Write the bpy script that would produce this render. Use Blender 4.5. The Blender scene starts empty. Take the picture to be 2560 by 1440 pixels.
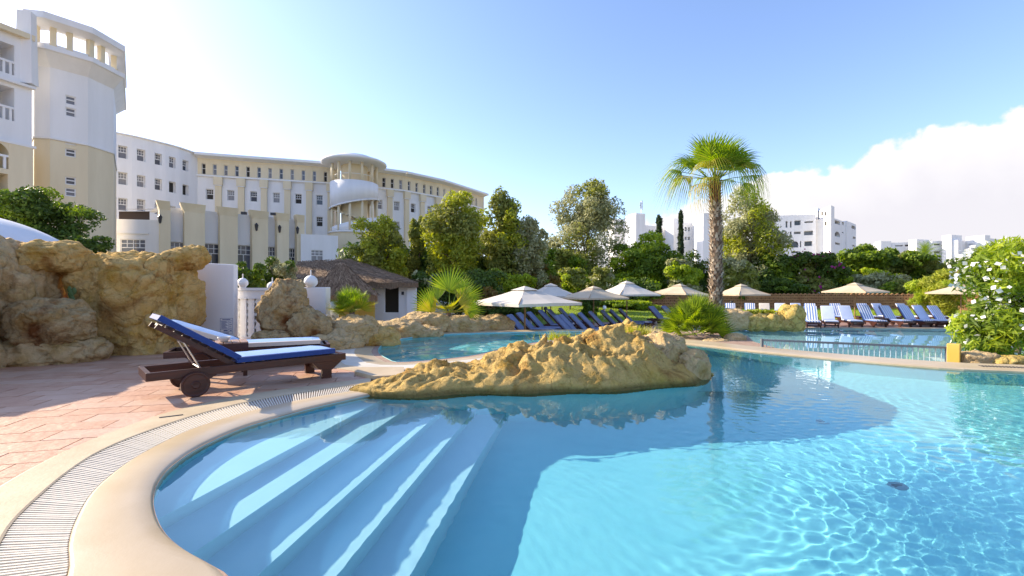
import bpy, math, random
import numpy as np
from mathutils import Vector, Matrix, noise
from mathutils.geometry import tessellate_polygon
random.seed(7); RNG = np.random.default_rng(7)
sc = bpy.context.scene; C = sc.collection
R = math.radians
# ------------------------------------------------------------------ camera
F = 1150.0; H = 1.35                      # focal length in pixels of a 2560 px wide frame, eye height
cam = bpy.data.cameras.new('camera'); camo = bpy.data.objects.new('camera', cam); C.objects.link(camo)
cam.sensor_width = 36.0; cam.lens = F / 2560 * 36; cam.clip_end = 5000; cam.clip_start = 0.05
camo.location = (0, 0, H); camo.rotation_euler = (R(90), 0, 0); sc.camera = camo
# ------------------------------------------------------------------ sky, sun, exposure
SUN_AZ, SUN_EL = -70.0, 27.0              # degrees from the view axis (+Y), positive to the right
w = bpy.data.worlds.new('World'); sc.world = w; w.use_nodes = True
nt = w.node_tree; nt.nodes.clear(); N = nt.nodes.new; K = nt.links.new
wout = N('ShaderNodeOutputWorld'); bg = N('ShaderNodeBackground'); sky = N('ShaderNodeTexSky')
sky.sky_type = 'NISHITA'; sky.sun_disc = False
sky.sun_elevation = R(SUN_EL); sky.sun_rotation = R(SUN_AZ)
sky.air_density = 1.0; sky.dust_density = 0.8; sky.ozone_density = 2.6; sky.altitude = 0
wb = N('ShaderNodeMixRGB'); wb.blend_type = 'MULTIPLY'; wb.inputs[0].default_value = 1; wb.inputs[2].default_value = (1.0, 0.95, 1.03, 1); K(sky.outputs[0], wb.inputs[1]); K(wb.outputs[0], bg.inputs[0]); bg.inputs[1].default_value = 0.122
# a bank of cloud low over the right-hand horizon, running on round behind the camera
tc = N('ShaderNodeTexCoord'); sep = N('ShaderNodeSeparateXYZ'); K(tc.outputs['Generated'], sep.inputs[0])
def mth(op, a, b=None, c=None):
    n = N('ShaderNodeMath'); n.operation = op
    for i, v in enumerate((a, b, c)):
        if v is None: continue
        if isinstance(v, (int, float)): n.inputs[i].default_value = v
        else: K(v, n.inputs[i])
    return n.outputs[0]
hl = mth('SQRT', mth('ADD', mth('POWER', sep.outputs[0], 2), mth('POWER', sep.outputs[1], 2)))
el = mth('DIVIDE', sep.outputs[2], hl); sa = mth('DIVIDE', sep.outputs[0], hl)
cn = N('ShaderNodeTexNoise'); cn.inputs['Scale'].default_value = 7; cn.inputs['Detail'].default_value = 7; cn.inputs['Roughness'].default_value = 0.55
K(tc.outputs['Generated'], cn.inputs['Vector'])
cn2 = N('ShaderNodeTexNoise'); cn2.inputs['Scale'].default_value = 2.6; cn2.inputs['Detail'].default_value = 4
K(tc.outputs['Generated'], cn2.inputs['Vector'])
cn3 = N('ShaderNodeTexNoise'); cn3.inputs['Scale'].default_value = 22; cn3.inputs['Detail'].default_value = 5; K(tc.outputs['Generated'], cn3.inputs['Vector'])
top = mth('ADD', mth('MULTIPLY_ADD', sa, 0.25, 0.075), mth('ADD', mth('MULTIPLY', mth('SUBTRACT', cn.outputs[0], 0.5), 0.10), mth('MULTIPLY', mth('SUBTRACT', cn3.outputs[0], 0.5), 0.09)))
fade = N('ShaderNodeMapRange'); fade.interpolation_type = 'SMOOTHSTEP'
for i, v in ((1, -0.04), (2, 0.22), (3, 0.0), (4, 1.0)): fade.inputs[i].default_value = v
K(sa, fade.inputs[0])
top2 = mth('MULTIPLY', top, fade.outputs[0])
msk = N('ShaderNodeMapRange'); msk.interpolation_type = 'SMOOTHSTEP'
for i, v in ((1, 0.009), (2, -0.006), (3, 0.0), (4, 1.0)): msk.inputs[i].default_value = v
K(mth('SUBTRACT', el, top2), msk.inputs[0])
cramp = N('ShaderNodeValToRGB'); K(mth('ADD', mth('MULTIPLY', mth('SUBTRACT', el, top2), 5.0), mth('ADD', mth('MULTIPLY', cn2.outputs[0], 0.9), mth('MULTIPLY', cn.outputs[0], 0.7))), cramp.inputs[0])
cramp.color_ramp.elements[0].position = 0.15; cramp.color_ramp.elements[0].color = (0.76, 0.73, 0.77, 1)
cramp.color_ramp.elements[1].position = 0.95; cramp.color_ramp.elements[1].color = (0.97, 0.94, 0.93, 1)
cb = N('ShaderNodeBackground'); K(cramp.outputs[0], cb.inputs[0]); cb.inputs[1].default_value = 0.445
mx = N('ShaderNodeMixShader'); K(mth('MULTIPLY', msk.outputs[0], 0.97), mx.inputs[0]); K(bg.outputs[0], mx.inputs[1]); K(cb.outputs[0], mx.inputs[2])
K(mx.outputs[0], wout.inputs[0])
sun = bpy.data.lights.new('sun', 'SUN'); sun.energy = 3.3; sun.angle = R(0.5); sun.color = (1.0, 0.86, 0.66)
suno = bpy.data.objects.new('sun', sun); C.objects.link(suno)
SD = Vector((math.sin(R(SUN_AZ)) * math.cos(R(SUN_EL)), math.cos(R(SUN_AZ)) * math.cos(R(SUN_EL)), math.sin(R(SUN_EL))))
suno.rotation_euler = SD.to_track_quat('Z', 'Y').to_euler(); suno.location = (-30, 20, 30)
sun.cycles.is_caustics_light = True        # the pools' rippled water throws its light on their floors
vs = sc.view_settings; vs.view_transform = 'Standard'; vs.look = 'None'; vs.gamma = 1; vs.exposure = 1.44; vs.use_curve_mapping = False
sc.cycles.use_denoising = True; sc.cycles.max_bounces = 8; sc.cycles.diffuse_bounces = 3; sc.cycles.glossy_bounces = 3
sc.cycles.transmission_bounces = 6; sc.cycles.transparent_max_bounces = 8; sc.cycles.sample_clamp_indirect = 6
# ------------------------------------------------------------------ helpers
WZ = -0.03; LZ = -1.0; LWZ = -1.06        # pool water, lower deck, lower pool water
def G(px, py, z=0.0):
    D = F * (H - z) / (py - 720); return ((px - 1280) / F * D, D)
def A(px, py, D): return Vector(((px - 1280) / F * D, D, H - (py - 720) / F * D))
def XD(px, D): return ((px - 1280) / F * D, D)
def ZP(py, D): return H - (py - 720) / F * D
def catmull(p, n=8, closed=False):
    p = [Vector((q[0], q[1], 0)) for q in p]; out = []; m = len(p)
    for i in range(m if closed else m - 1):
        g = lambda k: p[k % m] if closed else p[max(0, min(m - 1, k))]
        a, b, c, d = g(i - 1), g(i), g(i + 1), g(i + 2)
        for k in range(n):
            t = k / n
            q = 0.5 * (2 * b + (c - a) * t + (2 * a - 5 * b + 4 * c - d) * t * t + (3 * b - a - 3 * c + d) * t ** 3)
            out.append((q.x, q.y))
    if not closed: out.append((p[-1].x, p[-1].y))
    return out
def offset(poly, d, closed=True):
    n = len(poly); out = []
    for i in range(n):
        a = Vector(poly[(i - 1) % n] if closed else poly[max(0, i - 1)]); b = Vector(poly[(i + 1) % n] if closed else poly[min(n - 1, i + 1)])
        t = (b - a); t.normalize(); out.append((poly[i][0] + t.y * d, poly[i][1] - t.x * d))
    return out
def clip(poly, p, n):                      # keep the side where (x-p).n >= 0
    out = []
    for i in range(len(poly)):
        a, b = poly[i - 1], poly[i]
        da = (a[0] - p[0]) * n[0] + (a[1] - p[1]) * n[1]; db = (b[0] - p[0]) * n[0] + (b[1] - p[1]) * n[1]
        if (da >= 0) != (db >= 0):
            t = da / (da - db); out.append((a[0] + (b[0] - a[0]) * t, a[1] + (b[1] - a[1]) * t))
        if db >= 0: out.append(b)
    return out
def inside(poly, X, Y):
    X = np.asarray(X); Y = np.asarray(Y); r = np.zeros(X.shape, bool); n = len(poly)
    for i in range(n):
        x1, y1 = poly[i - 1]; x2, y2 = poly[i]
        if y1 == y2: continue
        r ^= ((y1 > Y) != (y2 > Y)) & (X < (x2 - x1) * (Y - y1) / (y2 - y1) + x1)
    return r
def area(p): return 0.5 * sum(p[i - 1][0] * p[i][1] - p[i][0] * p[i - 1][1] for i in range(len(p)))
WL = {}                                    # world origin of each object that holds others
class MB:
    def __init__(s): s.v = []; s.f = []
    def add(s, vs, fs):
        o = len(s.v); s.v += [tuple(v) for v in vs]; s.f += [tuple(o + i for i in f) for f in fs]; return s
    def quad(s, a, b, c, d): return s.add((a, b, c, d), ((0, 1, 2, 3),))
    def box(s, c, sz, rz=0, M=None, taper=1.0):
        x, y, z = sz[0] / 2, sz[1] / 2, sz[2] / 2
        vs = [Vector((sx * x * (taper if sz_ > 0 else 1), sy * y * (taper if sz_ > 0 else 1), sz_ * z)) for sz_ in (-1, 1) for sx, sy in ((-1, -1), (1, -1), (1, 1), (-1, 1))]
        m = (M if M is not None else Matrix.Rotation(rz, 3, 'Z')); c = Vector(c)
        return s.add([m @ v + c for v in vs], ((0, 3, 2, 1), (4, 5, 6, 7), (0, 1, 5, 4), (1, 2, 6, 5), (2, 3, 7, 6), (3, 0, 4, 7)))
    def beam(s, p0, p1, wd, ht, up=(0, 0, 1)):
        p0 = Vector(p0); p1 = Vector(p1); t = p1 - p0; L = t.length; t.normalize()
        y = Vector(up).cross(t); y.normalize(); z = t.cross(y)
        return s.box((p0 + p1) / 2, (L, wd, ht), M=Matrix((t, y, z)).transposed())
    def tube(s, pts, rad, n=8, caps=True):
        pts = [Vector(p) for p in pts]; m = len(pts)
        if isinstance(rad, (int, float)): rad = [rad] * m
        vs = []; ref = Vector((0.31, 0.22, 0.92))
        for i, p in enumerate(pts):
            t = pts[min(m - 1, i + 1)] - pts[max(0, i - 1)]; t.normalize()
            a = ref.cross(t)
            if a.length < 0.1: a = Vector((1, 0, 0)).cross(t)
            a.normalize(); b = t.cross(a)
            vs += [p + (a * math.cos(2 * math.pi * k / n) + b * math.sin(2 * math.pi * k / n)) * rad[i] for k in range(n)]
        fs = [(i * n + k, i * n + (k + 1) % n, (i + 1) * n + (k + 1) % n, (i + 1) * n + k) for i in range(m - 1) for k in range(n)]
        if caps: fs += [tuple(range(n))[::-1], tuple((m - 1) * n + k for k in range(n))]
        return s.add(vs, fs)
    def lathe(s, prof, c, n=24, a0=0, a1=2 * math.pi, caps=False):
        full = abs(a1 - a0 - 2 * math.pi) < 1e-6; k = n if full else n + 1; m = len(prof); vs = []
        for j in range(k):
            a = a0 + (a1 - a0) * j / n
            vs += [(c[0] + r * math.cos(a), c[1] + r * math.sin(a), c[2] + z) for r, z in prof]
        fs = [(j * m + i, ((j + 1) % k) * m + i, ((j + 1) % k) * m + i + 1, j * m + i + 1) for j in range(n) for i in range(m - 1)]
        return s.add(vs, fs)
    def prism(s, poly, z0, z1, bottom=False, top=True, holes=()):
        if area(poly) < 0: poly = poly[::-1]
        n = len(poly)
        s.add([(x, y, z0) for x, y in poly] + [(x, y, z1) for x, y in poly], [(i, (i + 1) % n, n + (i + 1) % n, n + i) for i in range(n)])
        if top: s.sheet(poly, z1, holes)
        if bottom: s.sheet(poly, z0, holes)
        return s
    def sheet(s, poly, z, holes=()):
        loops = [[Vector((x, y, 0)) for x, y in q] for q in (poly, *holes)]
        flat = [v for l in loops for v in l]
        fs = []
        for t in tessellate_polygon(loops):
            a, b, c = (flat[i] for i in t)
            fs.append(t if (b - a).cross(c - a).z > 0 else t[::-1])
        return s.add([(v.x, v.y, z) for v in flat], fs)
    def wall(s, path, z0, z1, closed=True):
        n = len(path)
        for i in range(n if closed else n - 1):
            a, b = path[i], path[(i + 1) % n]
            s.quad((*a, z0), (*b, z0), (*b, z1), (*a, z1))
        return s
    def build(s, name, mat, parent=None, smooth=False, bevel=0, kind=None, local=False):
        me = bpy.data.meshes.new(name); V = np.array(s.v, dtype=float).reshape(-1, 3)
        if parent is not None and not local: V = V - np.array(WL.get(parent, (0, 0, 0)))
        me.from_pydata(V.tolist(), [], s.f); me.materials.append(mat)
        if smooth: me.polygons.foreach_set('use_smooth', [True] * len(me.polygons))
        return link(name, me, parent, bevel, kind)
def link(name, me, parent=None, bevel=0, kind=None):
    o = bpy.data.objects.new(name, me); C.objects.link(o)
    if parent is not None: o.parent = parent; WL[o] = WL.get(parent, (0, 0, 0))
    if bevel:
        b = o.modifiers.new('bevel', 'BEVEL'); b.width = bevel; b.segments = 2; b.limit_method = 'ANGLE'
    if kind: o['kind'] = kind
    return o
def tag(o, label, cat, group=None):
    o['label'] = label; o['category'] = cat
    if group: o['group'] = group
    return o
def thing(name, label, cat, loc=(0, 0, 0), group=None, rz=0):
    o = bpy.data.objects.new(name, None); C.objects.link(o); o.location = loc; o.rotation_euler = (0, 0, rz)
    o.empty_display_size = 0.2; WL[o] = tuple(loc); return tag(o, label, cat, group)
def copy_tree(o, parent=None):
    c = o.copy(); C.objects.link(c); c.parent = parent
    for ch in o.children: copy_tree(ch, c)
    return c
def npmesh(name, V, Fq, mat, smooth=False):
    me = bpy.data.meshes.new(name); V = np.ascontiguousarray(V, dtype=np.float32); Fq = np.ascontiguousarray(Fq, dtype=np.int32); k = Fq.shape[1]
    me.vertices.add(len(V)); me.vertices.foreach_set('co', V.ravel())
    me.loops.add(Fq.size); me.loops.foreach_set('vertex_index', Fq.ravel())
    me.polygons.add(len(Fq)); me.polygons.foreach_set('loop_start', np.arange(0, Fq.size, k, dtype=np.int32))
    if smooth: me.polygons.foreach_set('use_smooth', np.ones(len(Fq), bool))
    me.update(calc_edges=True); me.validate(); me.materials.append(mat); return me
# ------------------------------------------------------------------ materials
MATS = {}
def mat(name, col, rough=0.6, col2=None, scale=4.0, bump=0.0, bscale=None, spec=0.5, metal=0.0, col3=None, stretch=(1, 1, 1), detail=6, mix=(0.35, 0.65), bdist=0.02):
    m = bpy.data.materials.new(name); m.use_nodes = True; nt = m.node_tree; b = nt.nodes['Principled BSDF']
    b.inputs['Base Color'].default_value = (*col, 1); b.inputs['Roughness'].default_value = rough; b.inputs['Metallic'].default_value = metal
    b.inputs['Specular IOR Level'].default_value = spec
    if col2 or bump:
        t = nt.nodes.new('ShaderNodeTexCoord'); mp = nt.nodes.new('ShaderNodeMapping'); mp.inputs['Scale'].default_value = stretch; nt.links.new(t.outputs['Object'], mp.inputs[0])
    if col2:
        n = nt.nodes.new('ShaderNodeTexNoise'); n.inputs['Scale'].default_value = scale; n.inputs['Detail'].default_value = detail; n.inputs['Roughness'].default_value = 0.6
        nt.links.new(mp.outputs[0], n.inputs['Vector'])
        r = nt.nodes.new('ShaderNodeValToRGB'); nt.links.new(n.outputs['Fac'], r.inputs[0]); e = r.color_ramp.elements
        e[0].position = mix[0]; e[0].color = (*col, 1); e[1].position = mix[1]; e[1].color = (*col2, 1)
        if col3: x = e.new((mix[0] + mix[1]) / 2 + 0.28); x.color = (*col3, 1)
        nt.links.new(r.outputs[0], b.inputs['Base Color'])
    if bump:
        n2 = nt.nodes.new('ShaderNodeTexNoise'); n2.inputs['Scale'].default_value = bscale or scale * 4; n2.inputs['Detail'].default_value = 8
        nt.links.new(mp.outputs[0], n2.inputs['Vector'])
        bp = nt.nodes.new('ShaderNodeBump'); bp.inputs['Strength'].default_value = bump; bp.inputs['Distance'].default_value = bdist
        nt.links.new(n2.outputs['Fac'], bp.inputs['Height']); nt.links.new(bp.outputs[0], b.inputs['Normal'])
    MATS[name] = m; return m
def leafmat(name, cols, trans=0.35, rough=0.55):
    m = bpy.data.materials.new(name); m.use_nodes = True; nt = m.node_tree; b = nt.nodes['Principled BSDF']
    g = nt.nodes.new('ShaderNodeNewGeometry'); r = nt.nodes.new('ShaderNodeValToRGB'); e = r.color_ramp.elements
    nt.links.new(g.outputs['Random Per Island'], r.inputs[0])
    for i, c in enumerate(cols):
        x = e[i] if i < 2 else e.new(1.0); x.position = i / max(1, len(cols) - 1); x.color = (*c, 1)
    nt.links.new(r.outputs[0], b.inputs['Base Color']); b.inputs['Roughness'].default_value = rough; b.inputs['Specular IOR Level'].default_value = 0.3
    tr = nt.nodes.new('ShaderNodeBsdfTranslucent'); mxx = nt.nodes.new('ShaderNodeMixShader'); mxx.inputs[0].default_value = trans
    hs = nt.nodes.new('ShaderNodeHueSaturation'); hs.inputs['Value'].default_value = 1.5; hs.inputs['Saturation'].default_value = 1.15; nt.links.new(r.outputs[0], hs.inputs['Color']); nt.links.new(hs.outputs[0], tr.inputs[0])
    out = nt.nodes['Material Output']; nt.links.new(b.outputs[0], mxx.inputs[1]); nt.links.new(tr.outputs[0], mxx.inputs[2]); nt.links.new(mxx.outputs[0], out.inputs[0])
    return m
M_white = mat('white_render', (0.84, 0.83, 0.82), 0.75, (0.77, 0.76, 0.745), 0.9, 0.08, 30, stretch=(1, 1, 0.16))
M_cream = mat('cream_render', (0.78, 0.67, 0.46), 0.75, (0.71, 0.60, 0.40), 0.9, 0.08, 30, stretch=(1, 1, 0.16))
M_trim = mat('white_trim', (0.80, 0.79, 0.77), 0.6)
M_glass = mat('window_glass', (0.06, 0.066, 0.085), 0.08, spec=0.6)
M_glass2 = mat('window_glass_net', (0.15, 0.155, 0.18), 0.12, spec=0.6)
M_curtain = mat('window_curtain', (0.30, 0.29, 0.29), 0.3, (0.22, 0.22, 0.23), 3, stretch=(3, 3, 0.1))
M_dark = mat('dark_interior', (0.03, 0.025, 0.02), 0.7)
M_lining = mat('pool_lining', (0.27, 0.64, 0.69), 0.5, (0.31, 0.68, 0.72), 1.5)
M_step_sunpale = mat('pool_step_lining_sunpale', (0.52, 0.69, 0.75), 0.5, (0.57, 0.73, 0.78), 1.5)  # paler than the pool lining: whiteness of sunlit shallow treads put into colour
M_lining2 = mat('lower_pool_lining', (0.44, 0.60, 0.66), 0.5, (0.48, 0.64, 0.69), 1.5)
M_coping = mat('pool_coping', (0.47, 0.355, 0.205), 0.38, (0.55, 0.44, 0.295), 1.1, 0.05, 60, detail=4)
_nt = M_coping.node_tree; _n = _nt.nodes.new('ShaderNodeTexNoise'); _n.inputs['Scale'].default_value = 0.9; _n.inputs['Detail'].default_value = 3; _mr = _nt.nodes.new('ShaderNodeMapRange'); _mr.inputs[1].default_value = 0.4; _mr.inputs[2].default_value = 0.6; _mr.inputs[3].default_value = 0.16; _mr.inputs[4].default_value = 0.5; _nt.links.new(_n.outputs['Fac'], _mr.inputs[0]); _nt.links.new(_mr.outputs[0], _nt.nodes['Principled BSDF'].inputs['Roughness'])
M_kerb = mat('pool_kerb', (0.46, 0.35, 0.21), 0.6, (0.56, 0.44, 0.28), 2.5, 0.12, 40)
M_grate = mat('gutter_grating', (0.70, 0.64, 0.53), 0.45, (0.58, 0.52, 0.42), 3)
M_gutter = mat('gutter_channel', (0.24, 0.20, 0.15), 0.7, (0.17, 0.14, 0.10), 6)
M_paver = mat('terracotta_paver', (0.46, 0.235, 0.14), 0.55, (0.56, 0.33, 0.21), 3.0, 0.5, 14, col3=(0.40, 0.20, 0.12))
M_paver2 = mat('terracotta_paver_pale', (0.53, 0.31, 0.20), 0.5, (0.60, 0.39, 0.27), 2.4, 0.5, 12)
M_joint = mat('paver_joint', (0.30, 0.19, 0.13), 0.85, (0.38, 0.26, 0.19), 6, 0.3)
def rockmat(name, base, pale, rust, rust_amt, scale=1.0, crack=0.9, wet=False):
    m = bpy.data.materials.new(name); m.use_nodes = True; nt = m.node_tree; b = nt.nodes['Principled BSDF']; b.inputs['Roughness'].default_value = 0.95; b.inputs['Specular IOR Level'].default_value = 0.1
    N_ = nt.nodes.new; K_ = nt.links.new; t = N_('ShaderNodeTexCoord'); mp = N_('ShaderNodeMapping'); mp.inputs['Scale'].default_value = (scale,) * 3; K_(t.outputs['Object'], mp.inputs[0])
    def noi(sc_, det, rg=0.6, dis=0.0):
        n = N_('ShaderNodeTexNoise'); n.inputs['Scale'].default_value = sc_; n.inputs['Detail'].default_value = det; n.inputs['Roughness'].default_value = rg; n.inputs['Distortion'].default_value = dis; K_(mp.outputs[0], n.inputs['Vector']); return n.outputs['Fac']
    def ramp(f, st_):
        r = N_('ShaderNodeValToRGB'); K_(f, r.inputs[0]); e = r.color_ramp.elements
        for i, (p, c) in enumerate(st_):
            x = e[i] if i < 2 else e.new(1.0); x.position = p; x.color = (*c, 1)
        return r.outputs[0]
    def mixc(f, a_, b_):
        x = N_('ShaderNodeMix'); x.data_type = 'RGBA'; K_(f, x.inputs[0]); K_(a_, x.inputs[6]) if not isinstance(a_, tuple) else None; K_(b_, x.inputs[7]) if not isinstance(b_, tuple) else None
        if isinstance(b_, tuple): x.inputs[7].default_value = (*b_, 1)
        return x.outputs[2]
    c0 = ramp(noi(1.3, 7, 0.65, 0.4), [(0.30, base), (0.50, pale), (0.66, tuple(v * 0.8 for v in base)), (0.80, pale)])
    c1 = mixc(ramp(noi(0.9, 5, 0.6, 0.8), [(rust_amt, (0, 0, 0)), (rust_amt + 0.13, (1, 1, 1))]), c0, rust)
    sp_ = ramp(noi(16, 4, 0.7), [(0.28, (0.70, 0.68, 0.64)), (0.50, (1, 1, 1))]); mu = N_('ShaderNodeMix'); mu.data_type = 'RGBA'; mu.blend_type = 'MULTIPLY'; mu.inputs[0].default_value = 0.8; K_(c1, mu.inputs[6]); K_(sp_, mu.inputs[7]); K_(mu.outputs[2], b.inputs['Base Color'])
    wv = N_('ShaderNodeTexNoise'); wv.inputs['Scale'].default_value = 2.0; wv.inputs['Detail'].default_value = 3; K_(mp.outputs[0], wv.inputs['Vector']); ad = N_('ShaderNodeMixRGB'); ad.blend_type = 'ADD'; ad.inputs[0].default_value = 0.55; K_(mp.outputs[0], ad.inputs[1]); K_(wv.outputs['Color'], ad.inputs[2])
    vo = N_('ShaderNodeTexVoronoi'); vo.feature = 'DISTANCE_TO_EDGE'; vo.inputs['Scale'].default_value = 2.6; K_(ad.outputs[0], vo.inputs['Vector']); cr = ramp(vo.outputs['Distance'], [(0.0, (0, 0, 0)), (0.07, (1, 1, 1))])
    if wet:                                 # algae-dark tide line just above the water
        sx_ = N_('ShaderNodeSeparateXYZ'); K_(t.outputs['Object'], sx_.inputs[0]); wr = N_('ShaderNodeMapRange'); wr.inputs[1].default_value = 0.0; wr.inputs[2].default_value = 0.06; wr.inputs[3].default_value = 0.75; wr.inputs[4].default_value = 0.0; K_(sx_.outputs[2], wr.inputs[0]); K_(mixc(wr.outputs[0], mu.outputs[2], (0.10, 0.085, 0.03)), b.inputs['Base Color'])
    b1 = N_('ShaderNodeBump'); b1.inputs['Strength'].default_value = crack; b1.inputs['Distance'].default_value = 0.05; K_(cr, b1.inputs['Height'])
    b2 = N_('ShaderNodeBump'); b2.inputs['Strength'].default_value = 1.0; b2.inputs['Distance'].default_value = 0.09; K_(noi(4.5, 9, 0.68, 0.3), b2.inputs['Height']); K_(b1.outputs[0], b2.inputs['Normal']); b3 = N_('ShaderNodeBump'); b3.inputs['Strength'].default_value = 0.8; b3.inputs['Distance'].default_value = 0.02; K_(noi(26, 6, 0.75), b3.inputs['Height']); K_(b2.outputs[0], b3.inputs['Normal']); K_(b3.outputs[0], b.inputs['Normal']); return m
M_rock = rockmat('sandstone', (0.62, 0.35, 0.06), (0.68, 0.46, 0.18), (0.30, 0.12, 0.025), 0.56, 1.0, 0.5)
M_rock2 = rockmat('grey_sandstone', (0.57, 0.37, 0.13), (0.65, 0.47, 0.25), (0.38, 0.19, 0.06), 0.60, 1.0, 0.5)
M_rockbrown = rockmat('rust_sandstone', (0.44, 0.26, 0.08), (0.52, 0.38, 0.20), (0.17, 0.06, 0.018), 0.50, 1.0, 0.5)
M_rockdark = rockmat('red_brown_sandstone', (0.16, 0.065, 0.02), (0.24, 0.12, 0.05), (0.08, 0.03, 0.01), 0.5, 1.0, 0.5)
M_rockyel = rockmat('yellow_sandstone', (0.56, 0.36, 0.06), (0.60, 0.44, 0.15), (0.36, 0.22, 0.05), 0.62)
M_wood = mat('mahogany', (0.035, 0.009, 0.005), 0.42, (0.07, 0.018, 0.009), 3, 0.15, 20, stretch=(1, 8, 8))
M_woodpale = mat('weathered_wood', (0.30, 0.17, 0.11), 0.5, (0.38, 0.24, 0.16), 4, 0.2, 20, stretch=(1, 8, 8))
M_metal = mat('pale_metal', (0.62, 0.60, 0.57), 0.3, metal=0.8)
M_inlet = mat('grey_plastic', (0.22, 0.30, 0.34), 0.5)
M_darkmetal = mat('dark_metal', (0.035, 0.035, 0.04), 0.45)
M_canvas = mat('cream_canvas', (0.52, 0.42, 0.28), 0.85, (0.57, 0.47, 0.33), 2)
M_canvas2 = mat('ivory_canvas', (0.60, 0.54, 0.45), 0.85, (0.66, 0.60, 0.51), 2)
M_pole = mat('umbrella_pole', (0.34, 0.19, 0.07), 0.5)
M_thatch = mat('thatch', (0.12, 0.075, 0.042), 0.95, (0.28, 0.185, 0.11), 14, 0.9, 26, stretch=(1, 1, 0.35), mix=(0.3, 0.7))
M_ground = mat('earth', (0.36, 0.29, 0.19), 0.95, (0.30, 0.27, 0.15), 0.2, 0.3, 3)
M_soil = mat('dark_soil', (0.05, 0.03, 0.018), 0.95)
M_lawn = mat('turf', (0.16, 0.24, 0.02), 0.9, (0.23, 0.31, 0.03), 0.8, 0.6, 40)
M_sand = mat('sand', (0.48, 0.38, 0.24), 0.95, (0.55, 0.45, 0.30), 3, 0.5, 12)
M_ldeck = mat('lower_deck_paving', (0.30, 0.17, 0.125), 0.7, (0.36, 0.22, 0.17), 2.0, 0.2)
M_brick = mat('claustra_brick', (0.32, 0.14, 0.06), 0.85, (0.42, 0.21, 0.095), 1.2, 0.3)
M_bark = mat('bark', (0.11, 0.075, 0.045), 0.9, (0.18, 0.13, 0.085), 6, 0.6, 14, stretch=(1, 1, 0.3))
M_palmbark = mat('palm_bark', (0.10, 0.06, 0.035), 0.9, (0.20, 0.14, 0.09), 5, 0.6, 14)
M_palmboot = leafmat('palm_leaf_base', [(0.16, 0.10, 0.06), (0.38, 0.29, 0.20), (0.58, 0.50, 0.39)], 0.0, 0.8)
M_palmbootb = leafmat('palm_leaf_base_fresh', [(0.20, 0.08, 0.03), (0.30, 0.14, 0.06)], 0.0, 0.8)
M_yellow = mat('yellow_paint', (0.62, 0.38, 0.05), 0.5, (0.66, 0.43, 0.08), 2)
M_blue = mat('blue_cushion_edge', (0.008, 0.045, 0.22), 0.7)
M_print = mat('notice_print', (0.05, 0.08, 0.28), 0.6)
M_bowl = mat('bowl_glaze', (0.62, 0.58, 0.52), 0.3)
M_skin = mat('skin', (0.40, 0.20, 0.12), 0.6)
M_flower = leafmat('white_flower', [(0.80, 0.78, 0.72), (0.84, 0.83, 0.80)], 0.25)
M_magenta = leafmat('magenta_flower', [(0.36, 0.03, 0.20), (0.48, 0.06, 0.28)], 0.3)
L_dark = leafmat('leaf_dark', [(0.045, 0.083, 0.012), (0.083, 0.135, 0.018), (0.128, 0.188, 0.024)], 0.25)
L_yel = leafmat('leaf_yellow', [(0.22, 0.26, 0.03), (0.36, 0.39, 0.045), (0.5, 0.49, 0.075)], 0.42)
L_olive = leafmat('leaf_olive', [(0.146, 0.171, 0.034), (0.244, 0.262, 0.055), (0.354, 0.354, 0.085)], 0.35)
L_grey = leafmat('leaf_grey', [(0.245, 0.245, 0.107), (0.36, 0.36, 0.179), (0.489, 0.482, 0.273)], 0.3)
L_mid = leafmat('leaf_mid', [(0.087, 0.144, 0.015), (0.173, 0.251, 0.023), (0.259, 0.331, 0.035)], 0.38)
L_bright = leafmat('leaf_bright', [(0.187, 0.259, 0.017), (0.331, 0.417, 0.029), (0.475, 0.533, 0.05)], 0.42)
L_rust = leafmat('leaf_rust', [(0.204, 0.108, 0.036), (0.264, 0.18, 0.048), (0.216, 0.216, 0.048)], 0.35)
L_cyp = leafmat('leaf_cypress', [(0.031, 0.056, 0.019), (0.062, 0.093, 0.031)], 0.1)
L_palm = leafmat('palm_leaf', [(0.134, 0.22, 0.02), (0.22, 0.317, 0.029), (0.317, 0.378, 0.049)], 0.40, 0.4)
L_palmy = leafmat('palm_leaf_yellow', [(0.25, 0.28, 0.025), (0.38, 0.36, 0.05), (0.42, 0.34, 0.08)], 0.42, 0.4)
L_straw = leafmat('palm_leaf_dry', [(0.6, 0.465, 0.232), (0.6, 0.589, 0.31), (0.558, 0.465, 0.155)], 0.4)
L_grass = leafmat('grass_blade', [(0.20, 0.28, 0.02), (0.30, 0.38, 0.03), (0.38, 0.42, 0.05)], 0.4) if True else leafmat('x', [(0.139, 0.232, 0.023), (0.232, 0.357, 0.031), (0.31, 0.419, 0.046)], 0.4)
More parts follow.
